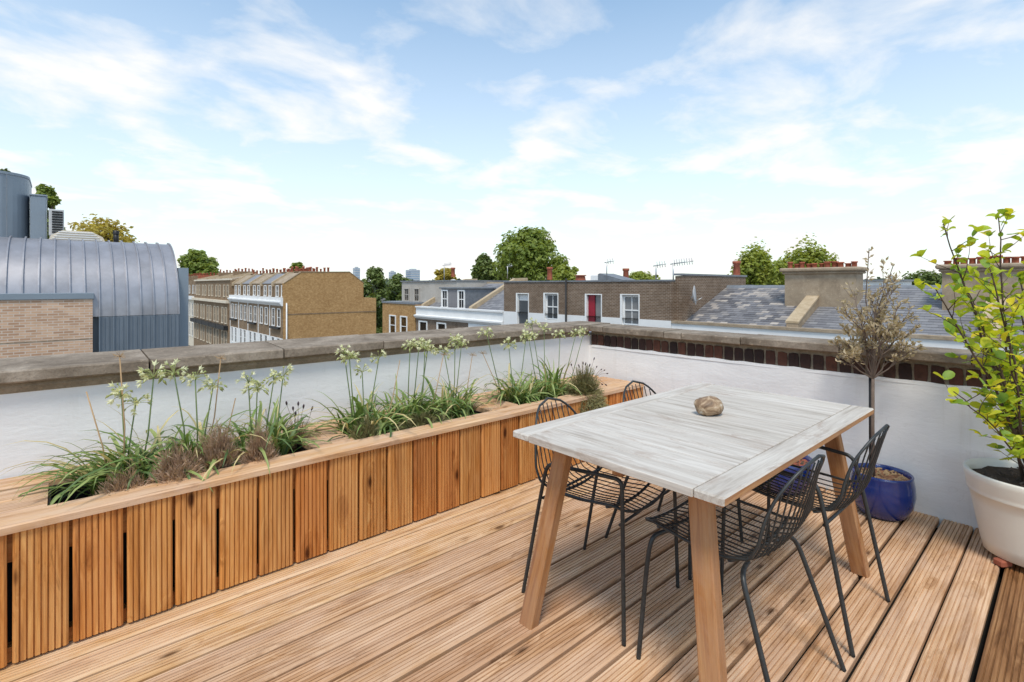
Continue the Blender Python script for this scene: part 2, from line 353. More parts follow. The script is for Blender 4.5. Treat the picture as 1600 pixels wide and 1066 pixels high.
M['pod'] = leafm('green_pod', (.30,.36,.12), (.48,.50,.22), .2, 40)
M['straw'] = flat('straw_stalk', (.42,.28,.15), .8, var=.2, scale=15)
M['stalk'] = leafm('green_stalk', (.10,.16,.05), (.17,.22,.08), .1, 10)

# ------------------------------------------------------------------ ground, street, own building
WX, WY = 3.70, 3.06          # inner faces of the street-side wall and of the planter-side wall
struct('ground', MB().add([(-1500,-1500,-12.2),(1500,-1500,-12.2),(1500,1500,-12.2),(-1500,1500,-12.2)], [(0,1,2,3)]), M['pave'])
struct('road', MB().add([(7,-60,-12.19),(17.5,-60,-12.19),(17.5,260,-12.19),(7,260,-12.19)], [(0,1,2,3)]), M['asphalt'])
struct('pavement', MB().box((17.5,-60,-12.19),(20.0,62,-12.06)).box((17.5,74,-12.19),(20.0,260,-12.06)).box((4.2,-60,-12.19),(7,12,-12.06)), M['pave'])
struct('terrace_building_body', MB().box((-9,-9,-12.1),(WX+.30,WY+.32,-.16)), M['stock_brown'])
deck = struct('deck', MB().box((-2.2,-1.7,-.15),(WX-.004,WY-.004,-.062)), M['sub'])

def groove_profile(w=.145, t=.028, n=8, g=.0046, d=.0055, c=.007):
    """cross-section of ribbed decking, across y, top at z=0"""
    top = [(-w/2, -c), (-w/2+c, 0)]; pitch = w / n
    for i in range(1, n):
        x = -w/2 + i*pitch
        top += [(x-g/2, 0), (x-g/2+.0008, -d), (x+g/2-.0008, -d), (x+g/2, 0)]
    top += [(w/2-c, 0), (w/2, -c)]
    return top + [(w/2, -t), (-w/2, -t)]
def ribbed(L, w=.145, t=.028, n=8, m=None, name='board', g=.0046, d=.0055):
    p = groove_profile(w, t, n, g, d)[::-1]
    return MB().prism(p, 0, L, 'x').mesh(name, m)
# deck boards run along X
y = .52 + .1415*14; i = 0
bl = WX + 2.15
b_mesh = {k: ribbed(bl, .1265, .028, 8, M[k], 'board') for k in ('deck','deck_gold','deck_wet')}
pitch = .1415
while y > -1.6:
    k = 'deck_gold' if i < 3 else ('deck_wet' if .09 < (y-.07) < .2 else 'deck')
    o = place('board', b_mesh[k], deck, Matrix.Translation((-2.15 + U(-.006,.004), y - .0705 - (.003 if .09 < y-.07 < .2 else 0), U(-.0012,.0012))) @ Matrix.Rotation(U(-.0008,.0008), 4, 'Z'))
    y -= pitch; i += 1

# ------------------------------------------------------------------ parapet walls
lw = thing('parapet_wall', (0, WY, 0), 'white painted parapet wall behind the planter with flat concrete coping', 'wall')
def wobble_wall(axis, c, a0, a1, z0, z1, th, du=.06, amp=.006):
    mb = MB(); nu = int((a1-a0)/du); nz = int((z1-z0)/.06)
    def P(i, j):
        a = a0+(a1-a0)*i/nu; z = z0+(z1-z0)*j/nz
        q = c + amp*noise.noise(Vector((a*1.7, z*2.3, c*3))) + amp*.5*noise.noise(Vector((a*6, z*9, c)))
        return (q, a, z) if axis == 'x' else (a, q, z)
    vs = [P(i, j) for i in range(nu+1) for j in range(nz+1)]
    fs = [(i*(nz+1)+j, (i+1)*(nz+1)+j, (i+1)*(nz+1)+j+1, i*(nz+1)+j+1) for i in range(nu) for j in range(nz)]
    if axis == 'x': fs = [f[::-1] for f in fs]
    mb.add(vs, fs, True)
    if axis == 'x': mb.box((c+.012, a0, z0), (c+th, a1, z1-.001))
    else: mb.box((a0, c+.012, z0), (a1, c+th, z1-.001))
    return mb
part('painted_render', wobble_wall('y', WY, -2.6, WX+.3, -.1, .845, .30), M['plaster'], lw)
fil = MB()
fil.prism([(WY-.004,.845),(WY-.018,.872),(WY-.018,.891),(WY+.30,.891),(WY+.30,.845)], -2.6, WX-.03, 'x')
part('mortar_fillet', fil, M['mortar'], lw)
xs = [-2.6,-2.16,-1.54,-.92,-.30,.32,.945,1.565,2.19,2.81,3.43]
for a, b in zip(xs[:-1], xs[1:]):
    z = U(-.002,.002); L = b-a-.008
    mb = MB().prism([(WY-.045,.892+z),(WY-.052,.899+z),(WY-.050,.940+z),(WY-.042,.947+z),(WY+.33,.962+z),(WY+.34,.955+z),(WY+.34,.892+z)], 0, L, 'x')
    o = part('coping_stone', mb, M['coping'], lw, False); o.matrix_parent_inverse = world_of(lw).inverted(); o.location = (a+.004, 0, 0)
rw = thing('parapet_wall', (WX, 0, 0), 'white parapet wall with a course of dark red bricks under its coping', 'wall')
part('painted_render', wobble_wall('x', WX, -2.2, WY+.30, -.1, .752, .25), M['plaster'], rw)
# ragged paint edge on top of the render, then the brick course set back a little
edge = MB(); ny = 180
for k in range(ny):
    a = -2.2+(WY+2.2-.03)*k/ny; b = -2.2+(WY+2.2-.03)*(k+1)/ny; ha = .752+.010*noise.noise(Vector((a*9,0,0)))+.004; hb = .752+.010*noise.noise(Vector((b*9,0,0)))+.004
    edge.add([(WX-.004,a,.735),(WX-.004,b,.735),(WX-.002,b,hb),(WX-.002,a,ha),(WX+.03,b,hb-.002),(WX+.03,a,ha-.002)], [(0,3,2,1),(3,5,4,2)])
part('paint_edge', edge, M['plaster'], rw)
part('mortar_bed', MB().box((WX+.014,-2.2,.745),(WX+.24,WY-.012,.8805)), M['mortar'], rw)
bk = []
for q in range(4):
    mb = MB(); w, h = .063, .098; n = 5
    pr = [(-w/2+.004*U(0,1), 0), (w/2-.004*U(0,1), 0), (w/2, h*.5), (w/2-.004*U(0,1), h-.010*U(.3,1)), (U(-.008,.008), h-.002), (-w/2+.004, h-.012*U(.2,1)), (-w/2, h*.55)]
    mb.prism([(a, b) for a, b in pr][::-1], 0, .09, 'x'); bk.append(mb.mesh('brick', M['brick']))
yy = WY - .055; q = 0
while yy > -2.1:
    place('brick', bk[q % 4], rw, Matrix.Translation((WX+.004+U(-.003,.004), yy, .757)) @ Matrix.Rotation(U(-.03,.03), 4, 'X')); yy -= .0745 + U(-.003,.003); q += 1
ys = [-2.2,-1.47,-.85,-.23,.385,1.005,1.625,2.09,2.245,2.865,WY-.046]
for a, b in zip(ys[:-1], ys[1:]):
    z = U(-.003,.003); L = b-a-.008
    mb = MB().prism([(WX-.045,.882+z),(WX-.052,.888+z),(WX-.052,.929+z),(WX-.044,.936+z),(WX+.25,.938+z),(WX+.26,.931+z),(WX+.26,.882+z)][::-1], 0, L, 'y')
    o = part('coping_stone', mb, M['coping'], rw, False); o.matrix_parent_inverse = world_of(rw).inverted(); o.location = (0, a+.004, 0)
cb = part('coping_stone', MB().prism([(WX-.044,WY-.042),(WX+.26,WY-.042),(WX+.26,WY+.34),(3.436,WY+.34),(3.436,WY-.05)], .890, .947, 'z'), M['coping'], rw); 

# ------------------------------------------------------------------ planter bench along the left wall
PF, PT = 2.462, .49          # front face, top
pb = thing('planter_bench', (1.5, 2.75, 0), 'long timber planter bench of ribbed orange boards built along the white wall', 'planter')
fm = ribbed(PT-.028-.012, .146, .026, 8, M['plank'], 'front_board', .0050, .007)
x = -1.706; 
while x < 3.60:
    # board stands upright: local x -> z, local y -> x, top normal -> -y
    R = Matrix(((0,1,0,0),(0,0,-1,0),(1,0,0,0),(0,0,0,1)))
    place('front_board', fm, pb, Matrix.Translation((x+.073+U(-.002,.002), PF-.026+U(-.002,.003)+.0, .010)) @ R @ Matrix.Rotation(U(-.004,.004), 4, 'Z'))
    x += .1580
part('inner_rail', MB().box((-2.1,PF+.004,PT-.14),(3.62,PF+.045,PT-.03)).box((-2.1,PF+.004,.004),(3.62,PF+.045,.055)), M['plank'], pb)
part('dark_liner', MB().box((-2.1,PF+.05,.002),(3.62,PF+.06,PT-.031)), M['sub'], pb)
OPEN = [(-.04,.95),(1.17,2.10),(2.35,3.10)]
END = 3.64
def flat_board(L, w, t, m, name):
    return MB().prism([(-w/2,-t),(-w/2,-.005),(-w/2+.005,0),(w/2-.005,0),(w/2,-.005),(w/2,-t)][::-1], 0, L, 'x').mesh(name, m)
capm = flat_board(END+2.1, .135, .028, M['cap'], 'cap_board')
place('cap_board', capm, pb, Matrix.Translation((-2.1, 2.425+.0675, PT)))
backm = ribbed(END+2.1, .145, .028, 8, M['cap'], 'seat_board')
place('seat_board', backm, pb, Matrix.Translation((-2.1, 2.975, PT-.002)))
spans = [(-2.1,-.04),(.95,1.17),(2.10,2.35),(3.10,END)]
for a, b in spans:
    for yc in (2.638, 2.785):
        place('seat_board', ribbed(b-a, .139, .028, 8, M['cap'], 'seat_board'), pb, Matrix.Translation((a, yc+.004, PT-.002+U(-.001,.001))))
part('end_board', MB().bbox((END-.022,PF+.004,.012),(END,WY-.01,PT-.03),.002), M['plank'], pb)
for a, b in OPEN:
    tr = MB(); z0 = .26
    tr.box((a+.002,2.566,z0),(a+.008,2.898,PT-.03)).box((b-.008,2.566,z0),(b-.002,2.898,PT-.03)).box((a+.009,2.566,z0),(b-.009,2.572,PT-.03)).box((a+.009,2.892,z0),(b-.009,2.898,PT-.03)).box((a,2.566,z0-.01),(b,2.898,z0-.001))
    part('black_trough', tr, M['black'], pb)
    so = MB(); nx, ny2 = 26, 9; s0 = a + (.10 if a < 0 else .012)
    vs = [(s0+(b-.012-s0)*i/nx, 2.576+.312*j/ny2, .405+.03*noise.noise(Vector((i*.7,j*.9,a)))-(.09 if i == 0 else 0)) for i in range(nx+1) for j in range(ny2+1)]
    so.add(vs, [(i*(ny2+1)+j,(i+1)*(ny2+1)+j,(i+1)*(ny2+1)+j+1,i*(ny2+1)+j+1) for i in range(nx) for j in range(ny2)], True)
    part('soil', so, M['soil'], pb)

# ------------------------------------------------------------------ planting in the bench
def strap(L, w, droop, m, name='leaf'):
    mb = MB(); n = 7; vs = []
    a = math.radians(72); p = Vector((0,0,0)); st = L/n
    for i in range(n+1):
        t = i/n; ww = w*(.65+.7*t if t < .4 else .93*(1-((t-.4)/.6)**2.2)+.02)
        vs += [(p.x, -ww/2, p.z+ww*.22), (p.x, 0, p.z), (p.x, ww/2, p.z+ww*.22)]
        p = p + Vector((math.cos(a)*st, 0, math.sin(a)*st)); a -= droop*(.5+1.1*t)/n
    mb.add(vs, [(i*3+k, (i+1)*3+k, (i+1)*3+k+1, i*3+k+1) for i in range(n) for k in range(2)], True)
    return mb.mesh(name, m)
STRAP = [strap(U(.24,.44), U(.012,.019), math.radians(U(55,190)), AG[[0,1,0,1,2,3,0,1,0][k % 9]]) for k in range(27)]
def umbel(k):
    mb = MB(); 
    r = random.Random(k); n = 15
    for i in range(n):
        th = r.uniform(0, 6.283); ph = r.uniform(-.35, 1.35); d = Vector((math.cos(th)*math.cos(ph), math.sin(th)*math.cos(ph), math.sin(ph)))
        L = r.uniform(.022,.040); e = d*L + Vector((0,0,-.006))
        mb.tube([(0,0,0), d*L*.5+Vector((0,0,.004)), e], .0011, 3, cap=False)
    return mb, n
UMB = []
for k in range(5):
    r = random.Random(100+k); pet = MB(); pod = MB()
    for i in range(18):
        th = r.uniform(0, 6.283); ph = r.uniform(-.5, 1.3); d = Vector((math.cos(th)*math.cos(ph), math.sin(th)*math.cos(ph), math.sin(ph)))
        L = r.uniform(.024,.042); e = d*L; pod.tube([(0,0,0), d*L*.55+Vector((0,0,.004)), e], .0011, 3, cap=False)
        if r.random() < .62:
            dr = (d + Vector((0,0,-.55))).normalized(); s1 = d.orthogonal().normalized()
            for q in range(5):
                a = 6.283*q/5; o = (Matrix.Rotation(a, 3, dr) @ s1); tip = e + dr*.017 + o*.012
                sd = dr.cross(o)*.0035; pet.add([e, e+dr*.010+o*.005+sd, tip, e+dr*.010+o*.005-sd], [(0,1,2,3)])
        else:
            pod.tube([e, e+d*.006+Vector((0,0,-.004)), e+d*.013+Vector((0,0,-.012))], [.0025,.0042,.0008], 5)
    UMB.append((pet.mesh('flower_petals', M['petal']), pod.mesh('flower_head', M['pod'])))
DRYU = MB()
for i in range(16):
    th = U(0,6.283); ph = U(-.2,1.1); d = Vector((math.cos(th)*math.cos(ph), math.sin(th)*math.cos(ph), math.sin(ph))); DRYU.tube([(0,0,0), d*U(.02,.035)], .0010, 3, cap=False)
DRYU = DRYU.mesh('seed_head', M['straw'])
def agapanthus(X, Y, n, spread, heads, dry, label, lean=0.0):
    base = Vector((X, Y, .40)); t = thing('agapanthus', base, label, 'plant', 'white agapanthus in the planter')
    for k in range(int(n*2.9)):
        az = U(0, 6.283) if rnd() > lean else U(2.3, 4.0)
        o = place('leaf', random.choice(STRAP), t, Matrix.Translation(base+Vector((U(-spread,spread), U(-.075,.075), U(-.01,.02)))) @ Matrix.Rotation(az, 4, 'Z') @ Matrix.Rotation(U(-.35,.45), 4, 'Y') @ Matrix.Rotation(U(-.3,.3), 4, 'X') @ Matrix.Scale(U(.8,1.15), 4))
    for (px, py) in heads:
        e = on_y(px, py, Y + U(-.06,.08)); b = Vector((X + (e.x-X)*U(.2,.5), Y+U(-.05,.05), .40))
        md = (b+e)/2 + Vector((U(-.012,.012), U(-.01,.01), 0))
        s = part('flower_stem', MB().tube([b, md, e], .0038, 6, .0026), M['stalk'], t)
        pe, po = random.choice(UMB); sc_ = Matrix.Scale(U(1.05,1.45), 4); R = Matrix.Translation(e) @ Matrix.Rotation(U(0,6.28), 4, 'Z') @ sc_
        h = place('flower_head', po, s, R); 
        h2 = place('flower_petals', pe, s, R); h2['kind'] = 'stuff'
    for (px, py, hd) in dry:
        e = on_y(px, py, Y + U(-.03,.06)); b = Vector((X + (e.x-X)*.35, Y+U(-.05,.05), .40))
        s = part('dry_flower_stalk', MB().tube([b, (b+e)/2+Vector((.012,0,0)), e], .0034, 5, .0024), M['straw'], t)
        if hd: place('seed_head', DRYU, s, Matrix.Translation(e))
    return t
agapanthus(.20, 2.74, 46, .10, [(190,620),(212,632),(240,590)], [(187,557,True),(135,612,False)], 'leftmost agapanthus, leaves spilling over the empty black trough end', .55)
agapanthus(.47, 2.76, 44, .12, [(272,585),(305,593),(333,604)], [(345,560,True),(368,622,False)], 'agapanthus behind the brown dead lavender in the nearest trough')
agapanthus(.76, 2.76, 44, .11, [(388,597),(402,608),(428,592),(442,590)], [], 'agapanthus at the far end of the nearest trough')
agapanthus(1.33, 2.75, 46, .11, [(538,553),(546,560),(592,560),(566,582)], [(625,562,False)], 'agapanthus beside the lavender at the start of the middle trough')
agapanthus(1.62, 2.76, 44, .11, [(641,541),(655,538),(664,545),(668,548)], [(693,554,True)], 'agapanthus in the centre of the middle trough')
agapanthus(1.92, 2.76, 44, .10, [(711,533),(721,540),(694,552)], [(738,555,True)], 'agapanthus at the end of the middle trough, near the second cover')
agapanthus(2.52, 2.75, 46, .10, [(760,521),(795,541),(822,528)], [(754,552,True)], 'agapanthus first in the farthest trough beside the wall')
agapanthus(2.84, 2.76, 46, .11, [(831,508),(826,528),(850,515),(875,523),(900,522),(912,520)], [], 'agapanthus with the most flower heads, close to the wall corner')
def bushy(name, c, rx, ry, h, n, m, label, cat, seeds=0, mats=None, droop=.0):
    c = Vector(c); t = thing(name, c, label, cat); mb = MB(); sd = MB()
    for k in range(n):
        a = U(0,6.283); r = math.sqrt(rnd()); e = Vector((c.x+rx*r*math.cos(a), c.y+ry*r*math.sin(a), c.z + h*(1-.45*r*r)*U(.55,1.0) - droop*r*r)); b = c+Vector(((e.x-c.x)*.35,(e.y-c.y)*.35,0))
        md = (b+e)/2+Vector((U(-.015,.015),U(-.015,.015),.02)); mb.tube([b,md,e], .0017, 3, .0010, cap=False)
        for q in range(8):
            p = md.lerp(e, U(-.7,1)); d = Vector((U(-1,1),U(-1,1),U(-.3,1))).normalized(); d = (d*.8+(e-b).normalized()).normalized(); L = U(.018,.044); s = d.orthogonal().normalized()*.0017
            mb.add([p-s, p+d*L*.6-s*1.2, p+d*L, p+d*L*.6+s*1.2], [(0,1,2,3)])
    o = part('dry_sprigs' if m is not M['lav_green'] else 'sprigs', mb, m, t); o['kind'] = 'stuff'
    for (px, py) in (seeds or []):
        e = on_y(px, py, c.y+U(-.05,.05)); b = Vector((c.x+(e.x-c.x)*.5, c.y, c.z+h*.5))
        s = part('seed_stalk', MB().tube([b,(b+e)/2+Vector((U(-.01,.01),0,.01)),e], .0012, 4), M['twig'], t)
        d = (e-b).normalized(); part('seed_head', MB().tube([e-d*.006,e+d*.004,e+d*.013,e+d*.02], [.002,.0052,.005,.001], 6), M['seed'], s)
    return t
dl = lambda p: p
bushy('dead_lavender', (.19,2.58,.42), .11,.08,.15, 150, M['dry_twig'], 'small low brown clump of dead lavender at the left of the nearest trough', 'plant', droop=.07)
bushy('dead_lavender', (.37,2.575,.43), .13,.10,.22, 330, M['dry_twig'], 'brown dead lavender drooping over the front cap below the tallest flowers', 'plant', droop=.12)
bushy('dead_lavender', (.53,2.62,.43), .11,.09,.27, 260, M['dry_twig'], 'taller dead lavender between two agapanthus in the nearest trough', 'plant', droop=.05)
bushy('dead_lavender', (.70,2.59,.43), .08,.08,.25, 220, M['dry_twig'], 'narrow upright dead lavender near the end of the nearest trough', 'plant', droop=.08)
bushy('dead_lavender', (.95,2.80,.43), .08,.07,.19, 40, M['dry_twig'], 'sparse bare lavender with dark seed heads beside the first cover', 'plant', [(448,632),(458,640),(466,633),(474,637),(487,640),(462,648)])
bushy('lavender', (1.24,2.60,.43), .12,.10,.18, 260, M['lav_green'], 'grey green lavender drooping over the cap at the start of the middle trough', 'plant', droop=.12)
bushy('lavender', (1.62,2.62,.43), .24,.08,.13, 300, M['lav_green'], 'low spreading lavender along the front of the middle trough', 'plant', droop=.05)
bushy('lavender', (2.98,2.52,.45), .25,.19,.29, 1100, M['lav_green'], 'big bushy lavender with dark seed heads by the bare bench end', 'plant', [(893,571),(905,573),(911,569),(915,570),(921,572),(928,562),(939,578),(944,579),(948,584),(932,574),(940,600),(946,601)], droop=.34)

# ------------------------------------------------------------------ table
TX0, TX1, TY0, TY1, TZ = 1.30, 2.765, .622, 1.458, .75
tb = thing('dining_table', (2.03, 1.04, 0), 'teak dining table with silvery weathered top and splayed brown legs', 'table')
th = .028; RW = .088
for (a, b) in ((TY0, TY0+RW), (TY1-RW, TY1)):
    mb = MB().bbox((-.7325,-RW/2,-th),(.7325,RW/2,0),.005)
    rm = mb.mesh('side_rail', M['teak']); rm.materials.append(M['leg'])
    for f in rm.polygons:
        if abs(f.normal.y) > .9 or f.normal.z < -.5: f.material_index = 1
    place('side_rail', rm, tb, Matrix.Translation(((TX0+TX1)/2, (a+b)/2, TZ)))
npl = 12; pw = (TX1-TX0)/npl; Lp = TY1-TY0-2*RW-.003
# planks run across the table: local x -> world -y
pm = MB().bbox((-Lp/2,-pw/2+.0009,-th+.001),(Lp/2,pw/2-.0009,-.0004),.0022).mesh('top_plank', M['teak'])
for k in range(npl):
    place('top_plank', pm, tb, Matrix.Translation((TX0+pw*(k+.5), (TY0+TY1)/2, TZ+U(-.0006,.0002))) @ Matrix.Rotation(-math.pi/2 + (math.pi if k % 2 else 0), 4, 'Z'))
def leg(xf, yf, xt, yt, name='leg'):
    lx, ly, c = .046, .066, .004; zt_ = TZ-th-.001
    ring = lambda z, xc, yc: [Vector(p) for p in ((xc-lx/2+c,yc-ly/2,z),(xc+lx/2-c,yc-ly/2,z),(xc+lx/2,yc-ly/2+c,z),(xc+lx/2,yc+ly/2-c,z),(xc+lx/2-c,yc+ly/2,z),(xc-lx/2+c,yc+ly/2,z),(xc-lx/2,yc+ly/2-c,z),(xc-lx/2,yc-ly/2+c,z))]
    d = Vector((xt-xf, yt-yf, zt_)).normalized(); e1 = Vector((1,0,0)); e1 = (e1-d*e1.dot(d)).normalized(); e2 = d.cross(e1)
    Mx = Matrix((d, e2, e1)).transposed().to_4x4(); Mx.translation = Vector((xf, yf, 0)); iv = Mx.inverted()   # local x follows the grain
    mb = MB().add([iv @ p for p in ring(0,xf,yf)+ring(zt_,xt,yt)], [tuple(range(8))[::-1], tuple(range(8,16))]+[(i,(i+1)%8,8+(i+1)%8,8+i) for i in range(8)])
    place(name, mb.mesh(name, M['leg']), tb, Mx)
for sx, X0 in ((1,TX0),(-1,TX1)):
    for sy, Y0 in ((1,TY0),(-1,TY1)): leg(X0+sx*.05, Y0+sy*.040, X0+sx*.150, Y0+sy*.145)
    xc = X0+sx*.15
    part('end_apron', MB().bbox((xc-.012,TY0+.181,TZ-th-.050),(xc+.012,TY1-.181,TZ-th-.001),.002), M['leg'], tb)
for yy_ in (TY0+.145, TY1-.145): part('long_apron', MB().bbox((TX0+.175,yy_-.011,TZ-th-.050),(TX1-.175,yy_+.011,TZ-th-.001),.002), M['leg'], tb)
part('centre_rail', MB().bbox((TX0+.10,1.02,TZ-th-.056),(TX1-.10,1.06,TZ-th-.001),.002), M['leg'], tb)
# the stone on the table
st = MB(); nu, nv = 28, 18; vs = []
for j in range(nv+1):
    for i in range(nu):
        a = 2*math.pi*i/nu; p = math.pi*j/nv - math.pi/2; d = Vector((math.cos(a)*math.cos(p), math.sin(a)*math.cos(p), math.sin(p)))
        r = 1 + .16*noise.noise(d*1.3+Vector((3,1,0))) + .05*noise.noise(d*4) - .16*math.exp(-((d-Vector((-.72,-.4,.55))).length**2)/.16)
        q = Vector((d.x*.064*r, d.y*.045*r, d.z*.042*r+.036)); q.z = max(q.z, 0.0) if q.z > -.02 else 0
        vs.append(q)
st.add(vs, [(j*nu+i, j*nu+(i+1)%nu, (j+1)*nu+(i+1)%nu, (j+1)*nu+i) for j in range(nv) for i in range(nu)], True)
sm_ = mk('banded_pebble', .5); g = G(sm_); v = g.coord((1,1,1)); n = g.noise(v, 22, 5, .6, .8)
g.base(g.ramp(n, (.3, (.11,.065,.035)), (.48, (.24,.15,.085)), (.58, (.42,.30,.19)), (.7, (.60,.53,.43)))); g.bump(g.noise(v, 60, 4), .3, .003)
so_ = link('stone', st.mesh('stone', sm_)); p = ground(1108, 648, TZ); so_.location = (p.x, p.y, TZ-.001); so_.rotation_euler = (0,0,math.radians(-42))
tag(so_, 'rounded brown and cream stone lying on the table top', 'stone')

# ------------------------------------------------------------------ wire chairs (local: +y is the front)
def shell(u, s):
    """seat/back surface: s 0 = front edge .. 1 = top of the back, u = sideways"""
    prof = [(0,.215,.438),(.10,.165,.446),(.30,.03,.432),(.45,-.10,.430),(.56,-.175,.452),(.66,-.215,.515),(.80,-.248,.625),(1,-.292,.782)]
    for (s0,y0,z0),(s1,y1,z1) in zip(prof[:-1], prof[1:]):
        if s <= s1 + 1e-9:
            t = (s-s0)/(s1-s0); yy = y0+(y1-y0)*t; zz = z0+(z1-z0)*t; break
    k = u*u
    if s < .56: return Vector((u, yy, zz + k*.75))
    f = min(1, (s-.56)/.3); return Vector((u, yy + k*(1.1*f), zz + k*.75*(1-f)))
def hw(s):
    if s < .12: return .175+.03*math.sqrt(max(0, s/.12))
    if s < .55: return .205+.012*math.sin((s-.12)/.43*math.pi)
    t = (s-.55)/.45; return .207*math.sqrt(max(0., 1-t**2.6))
def smooth_path(pts, it=2):
    for _ in range(it):
        q = [pts[0]]
        for a, b in zip(pts[:-1], pts[1:]): q += [a.lerp(b,.25), a.lerp(b,.75)]
        pts = q+[pts[-1]]
    return pts
def bent(pts, r, it=3): return MB().tube(smooth_path([Vector(p) for p in pts], it), r, 8)
def chair_meshes():
    rim = []
    S = [i/40 for i in range(41)]
    left = [shell(-hw(s), s) for s in S]; right = [shell(hw(s), s) for s in S]
    front = [shell(-.175+.35*i/8, 0)+Vector((0,.012*(1-((i-4)/4)**2),-.004)) for i in range(1,8)]
    loop = left[::-1] + front + right
    out = {'rim': MB().tube(loop, .0054, 7).mesh('rim', M['wire']), 'wires': []}
    n = 12
    for k in range(n):
        u = -.178+.356*k/(n-1)
        ss = [i/44 for i in range(45) if hw(i/44) >= abs(u)-1e-6]
        lo, hi = 0.0, max(ss)
        pts = [shell(u, lo+(hi-lo)*i/34) for i in range(35)]
        pts[0].y += .010*(1-(u/.178)**2)
        out['wires'].append(MB().tube(pts, .0028, 5).mesh('wire', M['wire']))
    out['bars'] = [MB().tube([shell(-hw(s)+.42*hw(s)*2/8*i*8/.42/8/1 if False else -hw(s)+2*hw(s)*i/8, s)+Vector((0,0,-.008)) for i in range(9)], .0062, 6).mesh('seat_bar', M['wire']) for s in (.13,.47)]
    return out
CH = chair_meshes()
LEGS = {}
R_ = .0082
for sx in (-1,1):
    LEGS['front',sx] = bent([(sx*.10,.15,.425),(sx*.175,.165,.428),(sx*.208,.172,.415),(sx*.222,.18,.33),(sx*.250,.195,0)], R_).mesh('leg', M['wire'])
    LEGS['rear',sx] = bent([(sx*.10,-.12,.418),(sx*.165,-.135,.424),(sx*.197,-.150,.405),(sx*.208,-.175,.34),(sx*.238,-.288,0)], R_).mesh('leg', M['wire'])
    LEGS['loop',sx] = bent([(sx*.236,.235,0),(sx*.224,.222,.54),(sx*.224,.218,.592),(sx*.224,.165,.592),(sx*.224,-.06,.578),(sx*.222,-.120,.574),(sx*.223,-.142,.52),(sx*.236,-.245,0)], R_).mesh('side_frame', M['wire'])
LEGS['cross'] = [MB().tube([(-.222,yy_,.424),(.222,yy_,.424)], .0062, 6).mesh('cross_bar', M['wire']) for yy_ in (.21,-.15)]
def chair(x, y, rz, arms, label):
    t = thing('wire_chair', (x,y,0), label, 'chair', 'black wire chairs round the table', rz)
    r = link('rim', CH['rim'], t, False)
    for w in CH['wires']: link('wire', w, r, False)
    for b in CH['bars']: link('seat_bar', b, r, False)
    for sx in (-1,1):
        if arms: link('side_frame', LEGS['loop',sx], t, False)
        else: link('leg', LEGS['front',sx], t, False); link('leg', LEGS['rear',sx], t, False)
    for cb_ in (LEGS['cross'] if arms else []): link('cross_bar', cb_, t, False)
    return t
chair(1.757, .828, -0.03, False, 'armless wire chair nearest the camera, tucked under the table edge')
chair(2.325, .775, -0.01, True, 'wire chair with arms between the nearest chair and the blue pots')
chair(1.735, 1.365, math.pi+.12, True, 'wire chair with arms on the planter side behind the left table leg')
chair(2.345, 1.345, math.pi-.02, False, 'wire chair on the planter side, only its rounded back showing above the table')

# ------------------------------------------------------------------ pots and their plants
def pot(prof, c, m, name, label, soil_z, soil_r, soil_m, cat='pot', extra=None):
    t = thing(name, c, label, cat)
    part('body', MB().lathe(prof, c, 56), m, t)
    so = MB(); rings = 7; sg = 36; vs = [(c[0],c[1],c[2]+soil_z+.004)]
    for i in range(1,rings+1):
        for k in range(sg):
            a = 2*math.pi*k/sg; r = soil_r*i/rings; vs.append((c[0]+r*math.cos(a), c[1]+r*math.sin(a), c[2]+soil_z+.010*noise.noise(Vector((r*40*math.cos(a), r*40*math.sin(a), 1)))))
    so.add(vs, [(0,1+k,1+(k+1)%sg) for k in range(sg)]+[(1+(i-1)*sg+k,1+i*sg+k,1+i*sg+(k+1)%sg,1+(i-1)*sg+(k+1)%sg) for i in range(1,rings) for k in range(sg)], True)
    s = part('soil', so, soil_m, t)
    ch = MB()
    for k in range(90):
        a = U(0,6.283); r = soil_r*.95*math.sqrt(rnd()); p = Vector((c[0]+r*math.cos(a), c[1]+r*math.sin(a), c[2]+soil_z+.008)); d = Vector((U(-1,1),U(-1,1),U(-.3,.3))).normalized()*U(.006,.014); w = d.orthogonal().normalized()*.004
        ch.add([p-d-w,p+d-w,p+d+w,p-d+w,p+Vector((0,0,.006))], [(0,1,4),(1,2,4),(2,3,4),(3,0,4)])
    o = part('bark_chips', ch, M['straw'] if soil_m is M['bark_mulch'] else M['bark'], s); o['kind'] = 'stuff'
    return t
bp = (3.515, .755, 0)
bprof = [(.0,.004),(.105,.0),(.125,.012),(.158,.07),(.170,.135),(.166,.195),(.158,.236),(.160,.246),(.154,.252),(.146,.246),(.144,.22),(.146,.19)]
pot([(r*.92, z*.96) for r, z in bprof], bp, M['blue'], 'glazed_pot', 'glossy cobalt blue pot holding the dead standard tree', .213, .133, M['bark_mulch'])
bp2 = (3.47, 1.285, 0)
bprof2 = [(.0,.004),(.11,.0),(.13,.01),(.165,.05),(.182,.11),(.184,.165),(.186,.20),(.182,.207),(.172,.202),(.168,.18),(.166,.15)]
pot(bprof2, bp2, M['blue'], 'glazed_pot', 'low blue pot against the wall, seen beneath the table', .178, .167, M['terracotta'])
wp = (3.425, .145, 0)
wprof = [(.0,.034),(.172,.030),(.184,.036),(.196,.10),(.212,.20),(.228,.30),(.236,.352),(.243,.358),(.247,.366),(.245,.374),(.249,.39),(.256,.44),(.260,.468),(.255,.476),(.242,.474),(.236,.45),(.228,.42)]
wprof = [(r*.96, .030+(z-.030)*.86) for r, z in wprof]
wpo = pot(wprof, wp, M['ivory'], 'ivory_pot', 'large cream glazed pot with a raised band, holding the leafy shrub', .375, .221, M['soil'])
